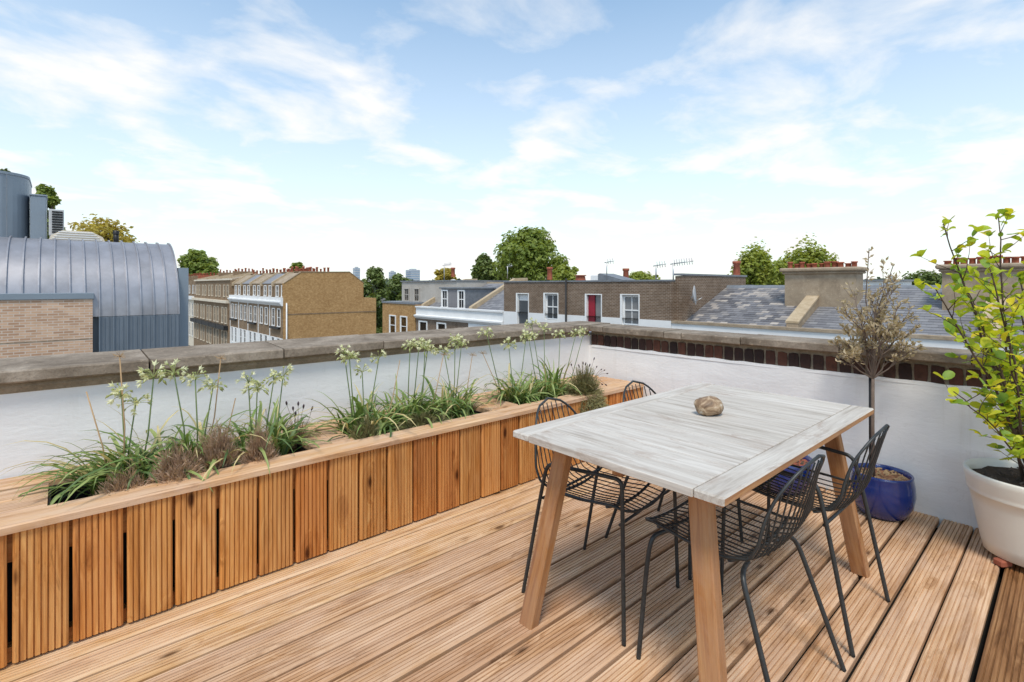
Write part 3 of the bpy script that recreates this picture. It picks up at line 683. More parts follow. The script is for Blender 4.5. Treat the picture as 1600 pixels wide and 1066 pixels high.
for k, a in enumerate((2.55, 4.6, .4)):
    link('pot_foot', MB().bbox((-.03,-.022,0),(.03,.022,.031),.006).mesh('pot_foot', M['terracotta']), wpo, False).matrix_basis = Matrix.Rotation(a,4,'Z') @ Matrix.Translation((.168,0,0))

# dead standard tree in the blue pot
dt = thing('dead_standard_tree', (bp[0]-.035, bp[1]+.03, .22), 'dead standard tree with brown curled leaves on a thin stem and stake', 'tree')
tb0 = Vector((3.47,.785,.22)); tb1 = depth(1364, 592, 2.93); 
trunk = part('trunk', MB().tube([tb0, tb0.lerp(tb1,.5)+Vector((.006,.004,0)), tb1], .0105, 8, .0085), M['twig'], dt)
sk = Vector((.012,.016,0))
part('stake', MB().tube([tb0+sk+Vector((0,0,-.02)), tb1+sk+Vector((0,0,.03))], .008, 8), M['black'], dt)
br = MB(); dl_ = MB()
camr = Vector((SY,-CY,0)); camf = Vector((CY,SY,0))
def dry_leaf(p, d):
    L = U(.020,.040); d = d.normalized(); s = d.orthogonal().normalized(); s = (Matrix.Rotation(U(0,6.28),3,d) @ s); w = L*.23; up = d.cross(s)
    dl_.add([p, p+d*L*.45+s*w+up*w*.8, p+d*L, p+d*L*.45-s*w+up*w*.8, p+d*L*.5], [(0,1,4),(1,2,4),(2,3,4),(3,0,4)])
def limb(p, q, r, lv):
    md = (p+q)/2 + Vector((U(-.02,.02),U(-.02,.02),U(-.01,.02)))*(q-p).length/.25
    br.tube([p, p.lerp(md,.6), md, md.lerp(q,.5), q], r, 5, r*.55, cap=False)
    if lv == 0 or rnd() < .3:
        for k in range(int(U(4,9)) if p.z > tb1.z+.09 else int(U(0,3))): 
            t = U(.25,1.02); dry_leaf(p.lerp(q,t)+Vector((U(-.012,.012),U(-.012,.012),U(-.01,.01))), (q-p).normalized()*.6+Vector((U(-1,1),U(-1,1),U(-.5,.9))))
    if lv > 0:
        for k in range(5 if lv > 1 else 4):
            t = U(.35,1.0); s = md.lerp(q, max(0,t*2-1)) if t > .5 else p.lerp(md, t*2); d = (q-p).normalized()+Vector((U(-1,1),U(-1,1),U(-.2,.8)))*.75
            limb(s, s+d.normalized()*(q-p).length*U(.35,.62), r*.6, lv-1)
tips = [(-.155,.02,.24),(-.10,-.06,.36),(-.06,.06,.46),(.0,-.02,.52),(.06,.05,.44),(.10,-.05,.38),(.165,.03,.26),(-.12,.08,.16),(.13,-.08,.17),(.03,.10,.30),(-.03,-.11,.28),(-.17,-.02,.13),(.14,.08,.12)]
for a, b, h in tips: limb(tb1, tb1+camr*a*.85+camf*b*.85+Vector((0,0,h*.80)), .0048, 2)
for (px, py) in ((1358,388),(1396,414)):
    e = depth(px, py, 2.95); limb(tb1+Vector((0,0,.12)), e, .0040, 0)
    for k in range(16): dry_leaf(e.lerp(tb1, U(0,.35))+Vector((U(-.012,.012),U(-.012,.012),0)), Vector((U(-1,1),U(-1,1),U(0,1))))
part('branches', br, M['twig'], dt); o = part('dry_leaves', dl_, M['dry_leaf'], dt); o['kind'] = 'stuff'

# leafy yellow-green shrub in the ivory pot
sh = thing('leafy_shrub', (wp[0], wp[1], .43), 'tall shrub with round yellow green leaves growing in the cream pot', 'shrub')
def shleaf(m, curl=.10, cup=.14):
    mb = MB(); out = []; n = 10
    for i in range(n):
        a = 2*math.pi*i/n; x = .5-.5*math.cos(a); y = .36*math.sin(a)*(1.0-.15*math.cos(a)); out.append((x, y, cup*abs(y)/.36 - curl*x*x))
    mb.add(out+[(.35,0,-.01),(.7,0,-.05)], [(0,1,10),(1,2,10),(2,3,10),(3,11,10),(3,4,11),(4,5,11),(5,6,11),(6,7,11),(7,10,11),(7,8,10),(8,9,10),(9,0,10)], True)
    return mb.mesh('leaf', m)
SLEAF = [shleaf(m, cu, cp) for m, cu, cp in zip(SH, (.10,.28,.05,.42), (.14,.22,.08,.25))]
leaves = []
stems = MB()
base = Vector((wp[0]-.02, wp[1], .365))
def twig(p, d, L, r):
    pts = [p]; n = 5
    for i in range(n):
        d = (d + Vector((U(-.2,.2),U(-.2,.2),U(-.06,.14)))).normalized(); pts.append(pts[-1]+d*L/n)
    stems.tube(pts, r, 5, r*.4)
    for i in range(1, n+1):
        if i == n:
            for _ in range(3): leaves.append((pts[i], (d*.7+Vector((U(-1,1),U(-1,1),U(-.3,.8)))).normalized()))
        elif rnd() < .62: leaves.append((pts[i], (d*.4+Vector((U(-1,1),U(-1,1),U(-.5,.6)))).normalized()))
for (px, py, cz, nt) in ((1474,350,2.30,9),(1462,452,2.25,8),(1560,340,2.42,10),(1503,440,2.5,9),(1545,415,2.2,8),(1592,430,2.5,8),(1625,365,2.4,9),(1660,440,2.3,7),(1490,612,2.16,5),(1575,520,2.15,6),(1530,500,2.3,7),(1690,520,2.5,5)):
    e = depth(px, py, cz); p0 = base+Vector((U(-.03,.03),U(-.03,.03),0)); L = (e-p0).length; md = p0.lerp(e,.45)+Vector((U(-.04,.04),U(-.04,.04),.05*L)); n = 12; pts = []
    for i in range(n+1):
        t = i/n; q = p0*(1-t)**2+md*2*t*(1-t)+e*t*t; pts.append(q+Vector((U(-.008,.008),U(-.008,.008),0))*(1 if 0 < i < n else 0))
    stems.tube(pts, .0075 if L > .8 else .005, 6, .0022)
    nt = int(nt*2.3)
    for k in range(nt):
        t = .16+.80*(k+rnd()*.8)/nt; i = min(n-1, int(t*n)); d = (pts[i+1]-pts[i]).normalized()
        twig(pts[i].lerp(pts[i+1], t*n-i), (d*.55+Vector((U(-1,1),U(-1,1),U(-.3,.5)))).normalized(), U(.07,.17), .0022)
    for k in range(5): leaves.append((e+Vector((U(-.012,.012),U(-.012,.012),U(-.05,.01))), Vector((U(-1,1),U(-1,1),U(-.1,1))).normalized()))
part('stems', stems, M['stem_brown'], sh)
leaves = [l for l in leaves if l[0].x < WX+.35 and l[0].z > .47]
random.shuffle(leaves)
def leaf_m(p, d):
    s = U(.026,.058); q = d.to_track_quat('X','Z').to_matrix().to_4x4()
    return Matrix.Translation(p) @ q @ Matrix.Rotation(U(-.8,.8),4,'X') @ Matrix.Scale(s,4)
def seen(p):
    c = p - Vector((0,0,CAM_H)); z = c.x*CY+c.y*SY; x = c.x*SY-c.y*CY; return x/z*FPX+800 < 1605
leaves.sort(key=lambda l: not seen(l[0]))
rest = [MB() for _ in SH]
for k, (p, d) in enumerate(leaves):
    w = random.choices((0,1,2,3), (5,6,3.0,1.3))[0]
    if k < 300: place('leaf', SLEAF[w], sh, leaf_m(p, d))
    else:
        mm = leaf_m(p, d); rest[w].add([mm @ v.co for v in SLEAF[w].vertices], [tuple(f.vertices) for f in SLEAF[w].polygons], True)
for w, mb in enumerate(rest):
    if mb.v: part('foliage', mb, SH[w], sh)['kind'] = 'stuff'
print('shrub leaves', len(leaves))

# ------------------------------------------------------------------ zinc-vaulted neighbour beyond the left wall
FY = 18.4; SPR = .43; VR = 2.27
zb = thing('zinc_roofed_building', (0, FY+4, -12), 'building with lilac grey zinc barrel roof over pale pink brick', 'building')
part('brick_wall', MB().box((-14,FY-.06,-12),(.65,FY+.2,.93)), M['pink_brick'], zb)
part('wall_core', MB().box((-14,FY+.21,-12),(2.69,FY+9,.40)), M['zinc_wall'], zb)
part('brick_joint', MB().box((-14,FY-.066,-.19),(.64,FY-.058,-.165)), M['mortar'], zb)
part('flashing_band', MB().bbox((-14,FY-.10,.93),(.68,FY+.25,1.10),.01), M['steel'], zb)
PWD = .315; arc = lambda r, n=16: [(FY+VR-r*math.cos(math.pi/2*i/n), SPR+r*math.sin(math.pi/2*i/n)) for i in range(n+1)]
outer, inner = arc(VR), arc(VR-.04)
pan = MB()
vs = [(x, y, z) for x in (.004, PWD-.004) for (y, z) in outer+[(FY+8, SPR+VR+.05)]]; n = len(outer)+1
pan.add(vs, [(i, i+1, n+i+1, n+i) for i in range(n-1)], False); pan.f = [f[::-1] for f in pan.f]
pan.sm = [True]*len(pan.f)
panm = pan.mesh('roof_panel', M['zinc'])
sm2 = MB(); ro = arc(VR+.05)
vs = [(x, y, z) for x in (-.016,.016) for (y, z) in ro]+[(x, y, z) for x in (-.016,.016) for (y, z) in arc(VR-.01)]; n = len(ro)
sm2.add(vs, [(i,n+i,n+i+1,i+1) for i in range(n-1)]+[(i,i+1,2*n+i+1,2*n+i) for i in range(n-1)]+[(n+i,3*n+i,3*n+i+1,n+i+1) for i in range(n-1)]+[(0,2*n,3*n,n)])
seamm = sm2.mesh('standing_seam', M['zinc'])
wp_ = MB().box((.006,FY-.0,-6),(PWD-.006,FY+.1,SPR-.012)); 
for q in (.105,.21): wp_.box((q-.008,FY-.025,-6),(q+.008,FY-.001,SPR-.014))
wpm = wp_.mesh('wall_panel', M['zinc_wall'])
wsm = MB().box((-.014,FY-.045,-6),(.014,FY+.02,SPR+.0)).mesh('wall_seam', M['zinc_wall'])
k = 0; xx = 2.69-PWD
while xx > -7:
    place('roof_panel', panm, zb, Matrix.Translation((xx,0,0))); place('standing_seam', seamm, zb, Matrix.Translation((xx,0,0)))
    if xx > .55: place('wall_panel', wpm, zb, Matrix.Translation((xx,0,0))); place('wall_seam', wsm, zb, Matrix.Translation((xx,0,0)))
    xx -= PWD
place('standing_seam', seamm, zb, Matrix.Translation((2.69,0,0)))
part('gable_end', MB().prism([(FY+.1,-6)]+arc(VR-.03)+[(FY+8,SPR+VR),(FY+8,-6)], 2.60, 2.72, 'x'), M['zinc_wall'], zb)
part('corner_fin', MB().box((2.73,FY+.35,-8),(3.0,FY+.75,1.86)), M['steel'], zb)
part('flat_roof', MB().box((-14,FY+VR+.3,SPR+VR-.3),(2.6,FY+9,SPR+VR+.0)), M['roof_felt'], zb)
# things on its roof
RZ = SPR+VR+.05
pr = thing('roof_plant_room', (-3,FY+5,RZ), 'blue grey curved metal plant room standing on the zinc roof', 'plant room')
rp = [(-7,FY+3.4)]+[(-.78-.85+.85*math.sin(a), FY+3.4+.85-.85*math.cos(a)) for a in [math.pi/2*i/10 for i in range(11)]]+[(-.78,FY+6),(-7,FY+6)]
part('curved_wall', MB().prism(rp, RZ, 4.72, 'z'), M['steel'], pr)
for sx in (-2.9,-1.92,-1.25): part('panel_joint', MB().box((sx-.008,FY+3.385,RZ),(sx+.008,FY+3.41,4.71)), M['lead'], pr)
part('top_trim', MB().prism([(a*1.0+.015*(1 if a > -3 else 0), b-.02) for a, b in rp], 4.72, 4.80, 'z'), M['steel'], pr)
dm = part('diamond_recess', MB().add([(-2.75,FY+3.39,3.6),(-2.0,FY+3.37,4.28),(-1.42,FY+3.39,3.72),(-2.0,FY+3.37,3.08),(-2.1,FY+3.30,3.70)], [(0,4,1),(1,4,2),(2,4,3),(3,4,0)]), M['zinc_wall'], pr)
part('lamp', MB().lathe([(0,.1),(.07,.09),(.1,.03),(.1,-.03)], (-2.1,FY+3.24,3.58), 16), M['white'], dm)
tag(link('duct_box', MB().bbox((-.74,FY+3.6,RZ),(-.36,FY+4.6,4.15),.02).bbox((-.76,FY+3.58,4.15),(-.34,FY+4.62,4.20),.01).mesh('duct_box', M['steel'])), 'plain dark grey metal box beside the curved plant room', 'duct')
ac = thing('air_conditioner', (0,FY+3.2,RZ), 'upright louvred air conditioning unit in a white frame on the zinc roof', 'air conditioner')
part('casing', MB().bbox((-.30,FY+3.2,RZ+.14),(.06,FY+3.6,3.72),.01), M['dish'], ac)
for k in range(9): part('louvre', MB().box((-.225,FY+3.17,2.97+k*.08),(.03,FY+3.199,3.02+k*.08)), M['black'], ac)
part('stand', MB().box((-.28,FY+3.22,RZ-.05),(-.24,FY+3.5,RZ+.138)).box((0,FY+3.22,RZ-.05),(.04,FY+3.5,RZ+.138)), M['alu'], ac)
vt = thing('roof_vent', (.4,FY+2.8,RZ), 'low white ribbed vent cover on top of the zinc roof', 'vent')
part('cover', MB().prism([(-.30,2.70),(1.06,2.70),(1.0,2.86),(.72,3.02),(.02,3.02),(-.24,2.86)][::-1], FY+2.6, FY+3.1, 'y'), M['cream'], vt)
for k in range(4): part('rib', MB().box((-.22+.05*k,FY+2.57,2.75+.07*k),(.98-.07*k,FY+2.599,2.775+.07*k)), M['stucco'], vt)
tag(link('flue_pipe', MB().tube([(1.36,FY+3.0,RZ-.1),(1.36,FY+3.0,3.05)], .075, 12).lathe([(.0,.12),(.085,.1),(.085,-.02)], (1.36,FY+3.0,3.03), 12).mesh('flue_pipe', M['black'])), 'short black flue pipe poking up behind the zinc vault', 'pipe')

# ------------------------------------------------------------------ far terraces: row of houses across the street, front faces at X = 21.4
FX = 21.4
WIN = {}
def win_mesh(w, h, frame, glass='glass', bars=1, sur=.10, proud=.07):
    """window facing -X: white surround as window, glazing as pane; local origin at sill centre"""
    key = (round(w,2), round(h,2), frame, glass, bars)
    if key in WIN: return WIN[key]
    s = MB().box((-proud,-w/2-sur,-sur),(.05,-w/2,h+sur)).box((-proud,w/2,-sur),(.05,w/2+sur,h+sur)).box((-proud,-w/2,h),(.05,w/2,h+sur)).box((-proud-.05,-w/2-sur-.03,-sur-.02),(.05,w/2+sur+.03,-.0))
    p = MB().box((.0,-w/2+.002,.002),(.03,w/2-.002,h-.002))
    b = MB().box((-.03,-w/2,h/2-.03),(-.001,w/2,h/2+.03)).box((-.025,-w/2,.001),(-.001,-w/2+.05,h/2-.031)).box((-.025,w/2-.05,.001),(-.001,w/2,h/2-.031)).box((-.025,-w/2,h/2+.031),(-.001,-w/2+.05,h-.001)).box((-.025,w/2-.05,h/2+.031),(-.001,w/2,h-.001))
    for k in range(bars): 
        yb = -w/2+w*(k+1)/(bars+1); b.box((-.022,yb-.018,.001),(-.002,yb+.018,h/2-.031)).box((-.022,yb-.018,h/2+.031),(-.002,yb+.018,h-.001))
    WIN[key] = (s.mesh('window', M[frame]), p.mesh('pane', M[glass]), b.mesh('sash_bars', M[frame])); return WIN[key]
def window(parent, x, y, z, w, h, frame='white', glass='glass', bars=1):
    a, b, c = win_mesh(w, h, frame, glass, bars); T = Matrix.Translation((x, y, z))
    o = place('window', a, parent, T); place('pane', b, o, T); place('sash_bars', c, o, T); return o
def pots(parent, pts, h=.5, r=.13, m='terracotta'):
    me = MB().lathe([(r*.85,0),(r*.8,h*.75),(r*1.05,h*.8),(r*1.05,h),(r*.7,h),(r*.65,h*.5)], (0,0,0), 12).mesh('chimney_pot', M[m])
    for p in pts: place('chimney_pot', me, parent, Matrix.Translation(p) @ Matrix.Diagonal((U(.85,1.1),)*2+(U(.6,1.2),1)))
# left-hand terrace, receding; gable end faces us
H0 = 68.7
ordn = ['gable end', 'second', 'third', 'fourth', 'fifth']
for k in range(5):
    y0 = H0+k*5.45; y1 = y0+5.45
    h = thing('terraced_house', (FX+5, (y0+y1)/2, -12), ['brick house with the big blank gable wall and white front cornice', 'white corniced house next to the gable end', 'white corniced house third from the gable end', 'white corniced house fourth from the gable end', 'white corniced house fifth from the gable, under the long chimney stack'][k], 'house', 'white corniced terrace across the street')
    if k == 0:
        part('gable_wall', MB().prism([(FX+.05,-12),(FX+.05,1.55),(23.7,3.05),(30.4,3.2),(32.5,1.68),(32.5,-12)], y0-.02, y0+.3, 'y'), M['stock'], h)
        part('gable_coping', MB().prism([(FX+.1,1.62),(23.7,3.12),(30.4,3.27),(32.5,1.75),(32.5,1.68),(30.4,3.2),(23.7,3.05),(FX+.1,1.55)][::-1], y0-.08, y0+.4, 'y'), M['render'], h)
        part('rear_wing', MB().box((32.5,y0+.02,-12),(34.5,y0+6,-.55)), M['stock'], h)
        part('string_course', MB().box((FX+.4,y0-.06,-2.55),(34.4,y0-.021,-2.42)), M['stock_brown'], h)
        part('drainpipe', MB().tube([(FX+.45,y0-.12,-12),(FX+.45,y0-.12,-1.0)], .09, 8), M['stucco'], h)
    part('front_wall', MB().box((FX,y0+.001,-5.6),(FX+.3,y1-.001,-1.4)), M['stock_brown'], h)
    part('stucco_ground_floors', MB().box((FX-.05,y0+.001,-12),(FX+.3,y1-.001,-5.62)), M['stucco'], h)
    part('party_strip', MB().box((FX-.06,y1-.22,-5.6),(FX+.02,y1-.002,-1.4)), M['stucco'], h)
    part('attic_wall', MB().box((FX+.5,y0+.301,-.6),(FX+.8,y1-.001,1.5)), M['stock_brown'], h)
    part('body', MB().box((FX+.81,y0+.301,-12),(32.4,y1-.001,1.3)), M['stock_brown'], h)
    part('cornice', MB().prism([(FX-.45,-.95),(FX-.45,-.8),(FX-.2,-.75),(FX-.2,-.3),(FX+.3,-.3),(FX+.3,-1.39),(FX-.1,-1.39)], y0+.003, y1-.003, 'y'), M['stucco'], h)
    rf = part('roof', MB().prism([(FX+.45,1.5),(FX+.45,1.62),(23.9,3.0),(30.3,3.1),(32.4,1.6),(32.4,1.31),(FX+.81,1.31),(FX+.81,1.5)][::-1], y0+.402, y1-.302, 'y'), M['slate_blue'] if k % 2 else M['render'], h)
    part('party_wall', MB().prism([(FX+.2,1.2),(FX+.2,1.75),(23.8,3.2),(30.3,3.3),(32.4,1.9),(32.4,1.2)], y1-.30, y1-.002, 'y'), M['buff'], h)
    for yc in (y0+1.45, y0+3.75):
        window(h, FX, yc, -4.05, 1.05, 2.2, 'white', 'blind', 1); window(h, FX+.5, yc, -.15, .95, 1.35, 'white', 'blind', 1)
        window(h, FX-.05, yc, -8.0, 1.1, 2.3, 'white', 'glass', 1); 
    bal = part('window_balcony', MB().box((FX-.45,y0+.5,-8.6),(FX-.06,y1-.5,-8.5)), M['stucco'], h)
    if k % 2 == 0: part('window_box', MB().box((FX-.38,y0+.8,-4.45),(FX-.12,y0+4.5,-4.2)), M['black'], h)
    cs = part('chimney_stack', MB().box((24.6,y1-.95,1.4),(29.6,y1-.301,3.15)).box((24.5,y1-1.02,3.15),(29.7,y1-.24,3.32)), M['stock_brown'] if k < 4 else M['stock_brown'], h)
    pots(cs, [(24.9+.55*j, y1-.62, 3.32) for j in range(9)], U(.6,.8), .17)
h0 = y1
for k in range(5):
    y0 = h0+k*6; y1 = y0+6
    h = thing('terraced_house', (FX+5,(y0+y1)/2,-12), ['cream corniced brick house just beyond the white terrace', 'cream house second beyond the white terrace', 'cream house third beyond the white terrace', 'cream house fourth beyond the white terrace', 'cream house at the far end of the brown terrace'][k], 'house', 'cream and brick terrace further along the street')
    part('front_wall', MB().box((FX-.3,y0+.001,-12),(FX+.3,y1-.001,-1.75)), M['stock_brown'], h)
    part('attic_wall', MB().box((FX+.0,y0+.001,-1.3),(32,y1-.001,2.2)), M['stock_brown'], h)
    part('cornice', MB().box((FX-.7,y0+.002,-1.75),(FX+.3,y1-.002,-1.31)).box((FX-.25,y0+.002,2.2),(FX+.3,y1-.002,2.5)), M['cream'], h)
    part('roof', MB().prism([(FX+.3,2.21),(FX+.3,2.4),(26,3.3),(31.9,2.4),(31.9,2.21)][::-1], y0+.03, y1-.3, 'y'), M['render'], h)
    part('party_wall', MB().prism([(FX+.31,2.2),(FX+.31,2.7),(26,3.7),(31.9,2.7),(31.9,2.2)], y1-.295, y1-.003, 'y'), M['buff'], h)
    for yc in (y0+1.6, y0+4.1):
        window(h, FX, yc, -.6, .95, 1.9, 'cream', 'blind', 0); window(h, FX-.3, yc, -5.2, 1.1, 2.6, 'cream', 'blind', 1); window(h, FX-.3, yc, -9.6, 1.2, 3.0, 'cream', 'blind', 1)
    part('balcony', MB().box((FX-1.0,y0+.1,-6.3),(FX-.31,y1-.1,-5.6)), M['black'], h)
    if k in (1,3):
        cs = part('chimney_stack', MB().box((24.5,y1-.9,2.5),(28.5,y1-.301,4.0)), M['stock_brown'], h); pots(cs, [(24.8+.6*j,y1-.6,4.0) for j in range(6)], .6, .18)
for k in range(4):
    y0 = h0+30+k*7; y1 = y0+7
    h = thing('terraced_house', (FX+5,(y0+y1)/2,-12), ['pale far house with red chimney pots beside the zinc building', 'distant pale house second before the street end', 'distant pale house third from the street end', 'most distant pale house at the street end'][k], 'house', 'distant houses at the end of the street')
    part('wall', MB().box((FX-.2,y0+.001,-12),(31,y1-.001,-1.6)), M['cream'], h); part('attic', MB().box((FX+.4,y0+.001,-1.59),(31,y1-.001,2.4)), M['stock_brown'], h)
    part('parapet', MB().box((FX-.6,y0+.002,-1.75),(FX-.21,y1-.002,-1.0)), M['stucco'], h)
    for yc in (y0+1.8, y0+4.8):
        window(h, FX-.2, yc, -5.2, 1.1, 2.6, 'white', 'blind', 0); window(h, FX+.4, yc, -.4, 1.0, 1.7, 'white', 'blind', 0); window(h, FX-.2, yc, -9.6, 1.1, 2.8, 'white', 'blind', 0)
    cs = part('chimney_stack', MB().box((23,y1-1.0,2.4),(29,y1-.3,3.6)), M['terracotta'] if k == 0 else M['stock_brown'], h); pots(cs, [(23.4+.7*j,y1-.6,3.6) for j in range(8)], .6, .2)

# beige rendered block with brick lower storey (corner of the side street)
yb0, yb1 = 35.8, 41.4
bb = thing('beige_rendered_building', (FX+4,(yb0+yb1)/2,-12), 'beige rendered top storey set back over a brown brick corner block', 'building')
part('brick_front', MB().box((FX,yb0+.01,-12),(FX+9,yb1,-.25)), M['stock'], bb)
part('brick_coping', MB().box((FX-.06,yb0+.012,-.25),(FX+9,yb1+.05,-.10)), M['lead'], bb)
part('rendered_storey', MB().box((FX+1.6,yb0-3.5,-.1),(FX+10,yb1-.6,1.62)), M['beige'], bb)
part('top_coping', MB().box((FX+1.5,yb0-3.55,1.62),(FX+10.1,yb1-.5,1.72)), M['lead'], bb)
for yc in (38.2, 39.9): window(bb, FX+1.6, yc, -.02, .75, 1.0, 'beige', 'glass', 1)
for yc in (37.6, 39.5): window(bb, FX, yc, -2.9, .95, 1.55, 'white', 'sky_glass', 0)
# white parapet house pair with mansard and dormer
yw0, yw1 = 24.85, 35.7
wh = thing('white_parapet_house', (FX+4,(yw0+yw1)/2,-12), 'house pair with white parapet, slate mansard roof and a twin dormer', 'house')
part('front_wall', MB().box((FX+.02,yw0+.01,-12),(FX+.4,yw1,-1.3)), M['dark_stock'], wh)
part('parapet', MB().prism([(FX-.10,-.36),(FX-.10,-.46),(FX,-.48),(FX,-1.02),(FX-.22,-1.06),(FX-.22,-1.16),(FX-.05,-1.34),(FX+.4,-1.34),(FX+.4,-.36)], yw0+.012, yw1, 'y'), M['stucco'], wh)
part('white_pier', MB().box((FX-.04,yw0+.02,-12),(FX+.019,28.6,-1.36)), M['stucco'], wh)
part('body', MB().box((FX+.41,yw0+.02,-12),(FX+9,yw1-.02,-.7)), M['dark_stock'], wh)
def slates(parent, y0, y1, x0, z0, x1, z1, m, sw=.32, ex=.235, name='slates'):
    mb = MB(); L = math.hypot(x1-x0, z1-z0); n = int(L/ex); dx, dz = (x1-x0)/L, (z1-z0)/L; nx, nz = -dz, dx
    for r in range(n):
        off = (r % 2)*sw/2; yy = y0 - off; s0 = r*ex; s1 = min(s0+ex*1.25, L)
        while yy < y1:
            a, b = max(yy+.003, y0), min(yy+sw-.003, y1); yy += sw
            if b-a < .03: continue
            l0, l1 = .024+U(0,.006), .008; 
            P = lambda s, l: (x0+dx*s+nx*l, z0+dz*s+nz*l)
            (xa,za),(xb,zb_),(xc,zc_) = P(s0+U(-.006,.006),l0), P(s1,l1), P(s0,0)
            mb.add([(xa,a,za),(xa,b,za),(xb,b,zb_),(xb,a,zb_),(xc,a,zc_),(xc,b,zc_)], [(0,3,2,1),(4,0,1,5)])
    base_ = MB().add([(x0,y0,z0-.01),(x0,y1,z0-.01),(x1,y1,z1-.01),(x1,y0,z1-.01)], [(0,3,2,1)])
    rf = part('roof', base_, M['lead'], parent); o = part(name, mb, m, rf); o['kind'] = 'stuff'; return rf
slates(wh, yw0+.05, 28.9, FX+.6, -.55, FX+4.6, 1.55, M['slate_blue'])
slates(wh, 29.2, 35.4, FX+.8, -.5, FX+4.6, 1.45, M['slate_blue'])
for yy in (29.05, 35.5): part('party_coping', MB().prism([(FX+.4,-.55),(FX+.5,-.22),(FX+4.7,1.85),(FX+6,1.9),(FX+6,1.0),(FX+4.7,1.0)][::-1], yy-.16, yy+.16, 'y'), M['buff'], wh)
part('rear_wall', MB().box((FX+4.61,24.9,-.6),(FX+5.2,35.65,1.56)), M['buff'], wh)
dmr = part('dormer', MB().box((FX+.85,30.1,-.5),(FX+3.6,33.3,1.05)), M['lead'], wh)
part('dormer_roof', MB().bbox((FX+.70,29.98,1.05),(FX+3.7,33.42,1.17),.02), M['lead'], dmr)
for yc in (30.62, 32.8): window(wh, FX+.85, yc, -.35, .68, 1.22, 'white', 'blind', 1)
part('slate_cheek', MB().box((FX+.82,31.13,-.49),(FX+.849,32.3,1.04)), M['slate'], dmr)
for yc in (34.6, 32.0): window(wh, FX+.02, yc, -3.3, 1.05, 1.7, 'white', 'blind', 0)
part('roof_window', MB().bbox((FX+2.6,25.9,.50),(FX+3.3,27.0,.95),.02), M['black'], wh)
# dark brick pair (added storey) with red door
yd0, yd1 = 12.75, 24.8
db = thing('dark_brick_house', (FX+4,(yd0+yd1)/2,-12), 'flat roofed grey brown brick storey with sash windows and a crimson door', 'house')
def wall_holes(x, th_, y0, y1, z0, z1, holes):
    mb = MB(); ysx = sorted(holes); cur = y0
    for (a, b, c, d) in ysx:
        mb.box((x,cur,z0),(x+th_,a,z1))
        if c > z0: mb.box((x,a,z0),(x+th_,b,c))
        mb.box((x,a,d),(x+th_,b,z1)); cur = b
    return mb.box((x,cur,z0),(x+th_,y1,z1))
wy = [on_x(p, 480, FX).y for p in (817, 861.5, 928, 985)]
holes = [(wy[0]-.50,wy[0]+.50,-1.2,.78),(wy[1]-.52,wy[1]+.52,-.72,.82),(wy[2]-.50,wy[2]+.50,-1.3,.80),(wy[3]-.50,wy[3]+.50,-.72,.82)]
part('brick_storey', wall_holes(FX,.32,yd0,yd1,-.36,1.5,[(a,b,max(c,-.36),d) for a,b,c,d in holes]), M['dark_stock'], db)
part('white_band', wall_holes(FX-.03,.35,yd0,yd1,-1.6,-.362,[(a,b,c,-.362) for a,b,c,d in holes]), M['stucco'], db)
part('lower_wall', MB().box((FX-.02,yd0,-12),(FX+.35,yd1,-1.61)), M['stucco'], db)
part('parapet_coping', MB().box((FX-.05,yd0-.02,1.5),(FX+.36,yd1+.03,1.585)), M['lead'], db)
part('flat_roof', MB().box((FX+.33,yd0+.01,1.1),(FX+9,yd1-.01,1.34)), M['roof_felt'], db)
part('back_rooms', MB().box((FX+3.2,yd0+.02,-12),(FX+9,yd1-.02,1.08)), M['beige'], db)
part('side_wall', MB().box((FX+.33,yd1-.3,-1.5),(FX+3.2,yd1-.001,1.09)).box((FX+.33,yd0+.001,-1.5),(FX+3.2,yd0+.3,1.09)).box((FX+.33,yd0+.3,-1.9),(FX+3.2,yd1-.3,-1.5)), M['dark_stock'], db)
for q, (a, b, c, d) in enumerate(holes):
    rv = MB().box((FX-.034,b-.001,c),(FX+.22,b+.11,d+.05)).box((FX-.034,a-.05,c),(FX+.22,a+.001,d+.05)).box((FX-.034,a,d),(FX+.22,b,d+.05))
    w = part('window_surround' if q != 2 else 'door_frame', rv, M['white'], db)
    if q in (1,3):
        fr = MB(); z0, z1 = c+.02, d-.02; zm = (z0+z1)/2
        fr.box((FX+.12,a+.002,z0),(FX+.17,a+.08,z1)).box((FX+.12,b-.08,z0),(FX+.17,b-.002,z1)).box((FX+.12,a+.081,z1-.08),(FX+.17,b-.081,z1)).box((FX+.12,a+.081,z0),(FX+.17,b-.081,z0+.08)).box((FX+.11,a+.081,zm-.03),(FX+.17,b-.081,zm+.03))
        ym = (a+b)/2; fr.box((FX+.125,ym-.02,z0+.081),(FX+.165,ym+.02,zm-.031)).box((FX+.125,ym-.02,zm+.031),(FX+.165,ym+.02,z1-.081))
        part('sash_frame', fr, M['white'], w); part('pane', MB().box((FX+.15,a+.01,z0+.01),(FX+.158,b-.01,z1-.01)), M['blind'] if q == 3 else M['glass'], w)
    elif q == 0:
        part('blind', MB().box((FX+.16,a+.02,d-.42),(FX+.17,b-.02,d-.01)), M['stucco'], w); part('pane', MB().box((FX+.14,a+.01,c+.01),(FX+.148,b-.01,d-.43)), M['glass'], w)
    else:
        part('door', MB().box((FX+.13,(a+b)/2+.05,c),(FX+.18,b-.01,d-.01)), M['red'], w); part('room_wall', MB().box((FX+.19,a,c),(FX+.22,(a+b)/2+.04,d)), M['blind'], w)
pp = on_x(886, 470, FX); part('drainpipe', MB().tube([(FX-.09,pp.y,-6),(FX-.09,pp.y,1.7)], .055, 8), M['black'], db)
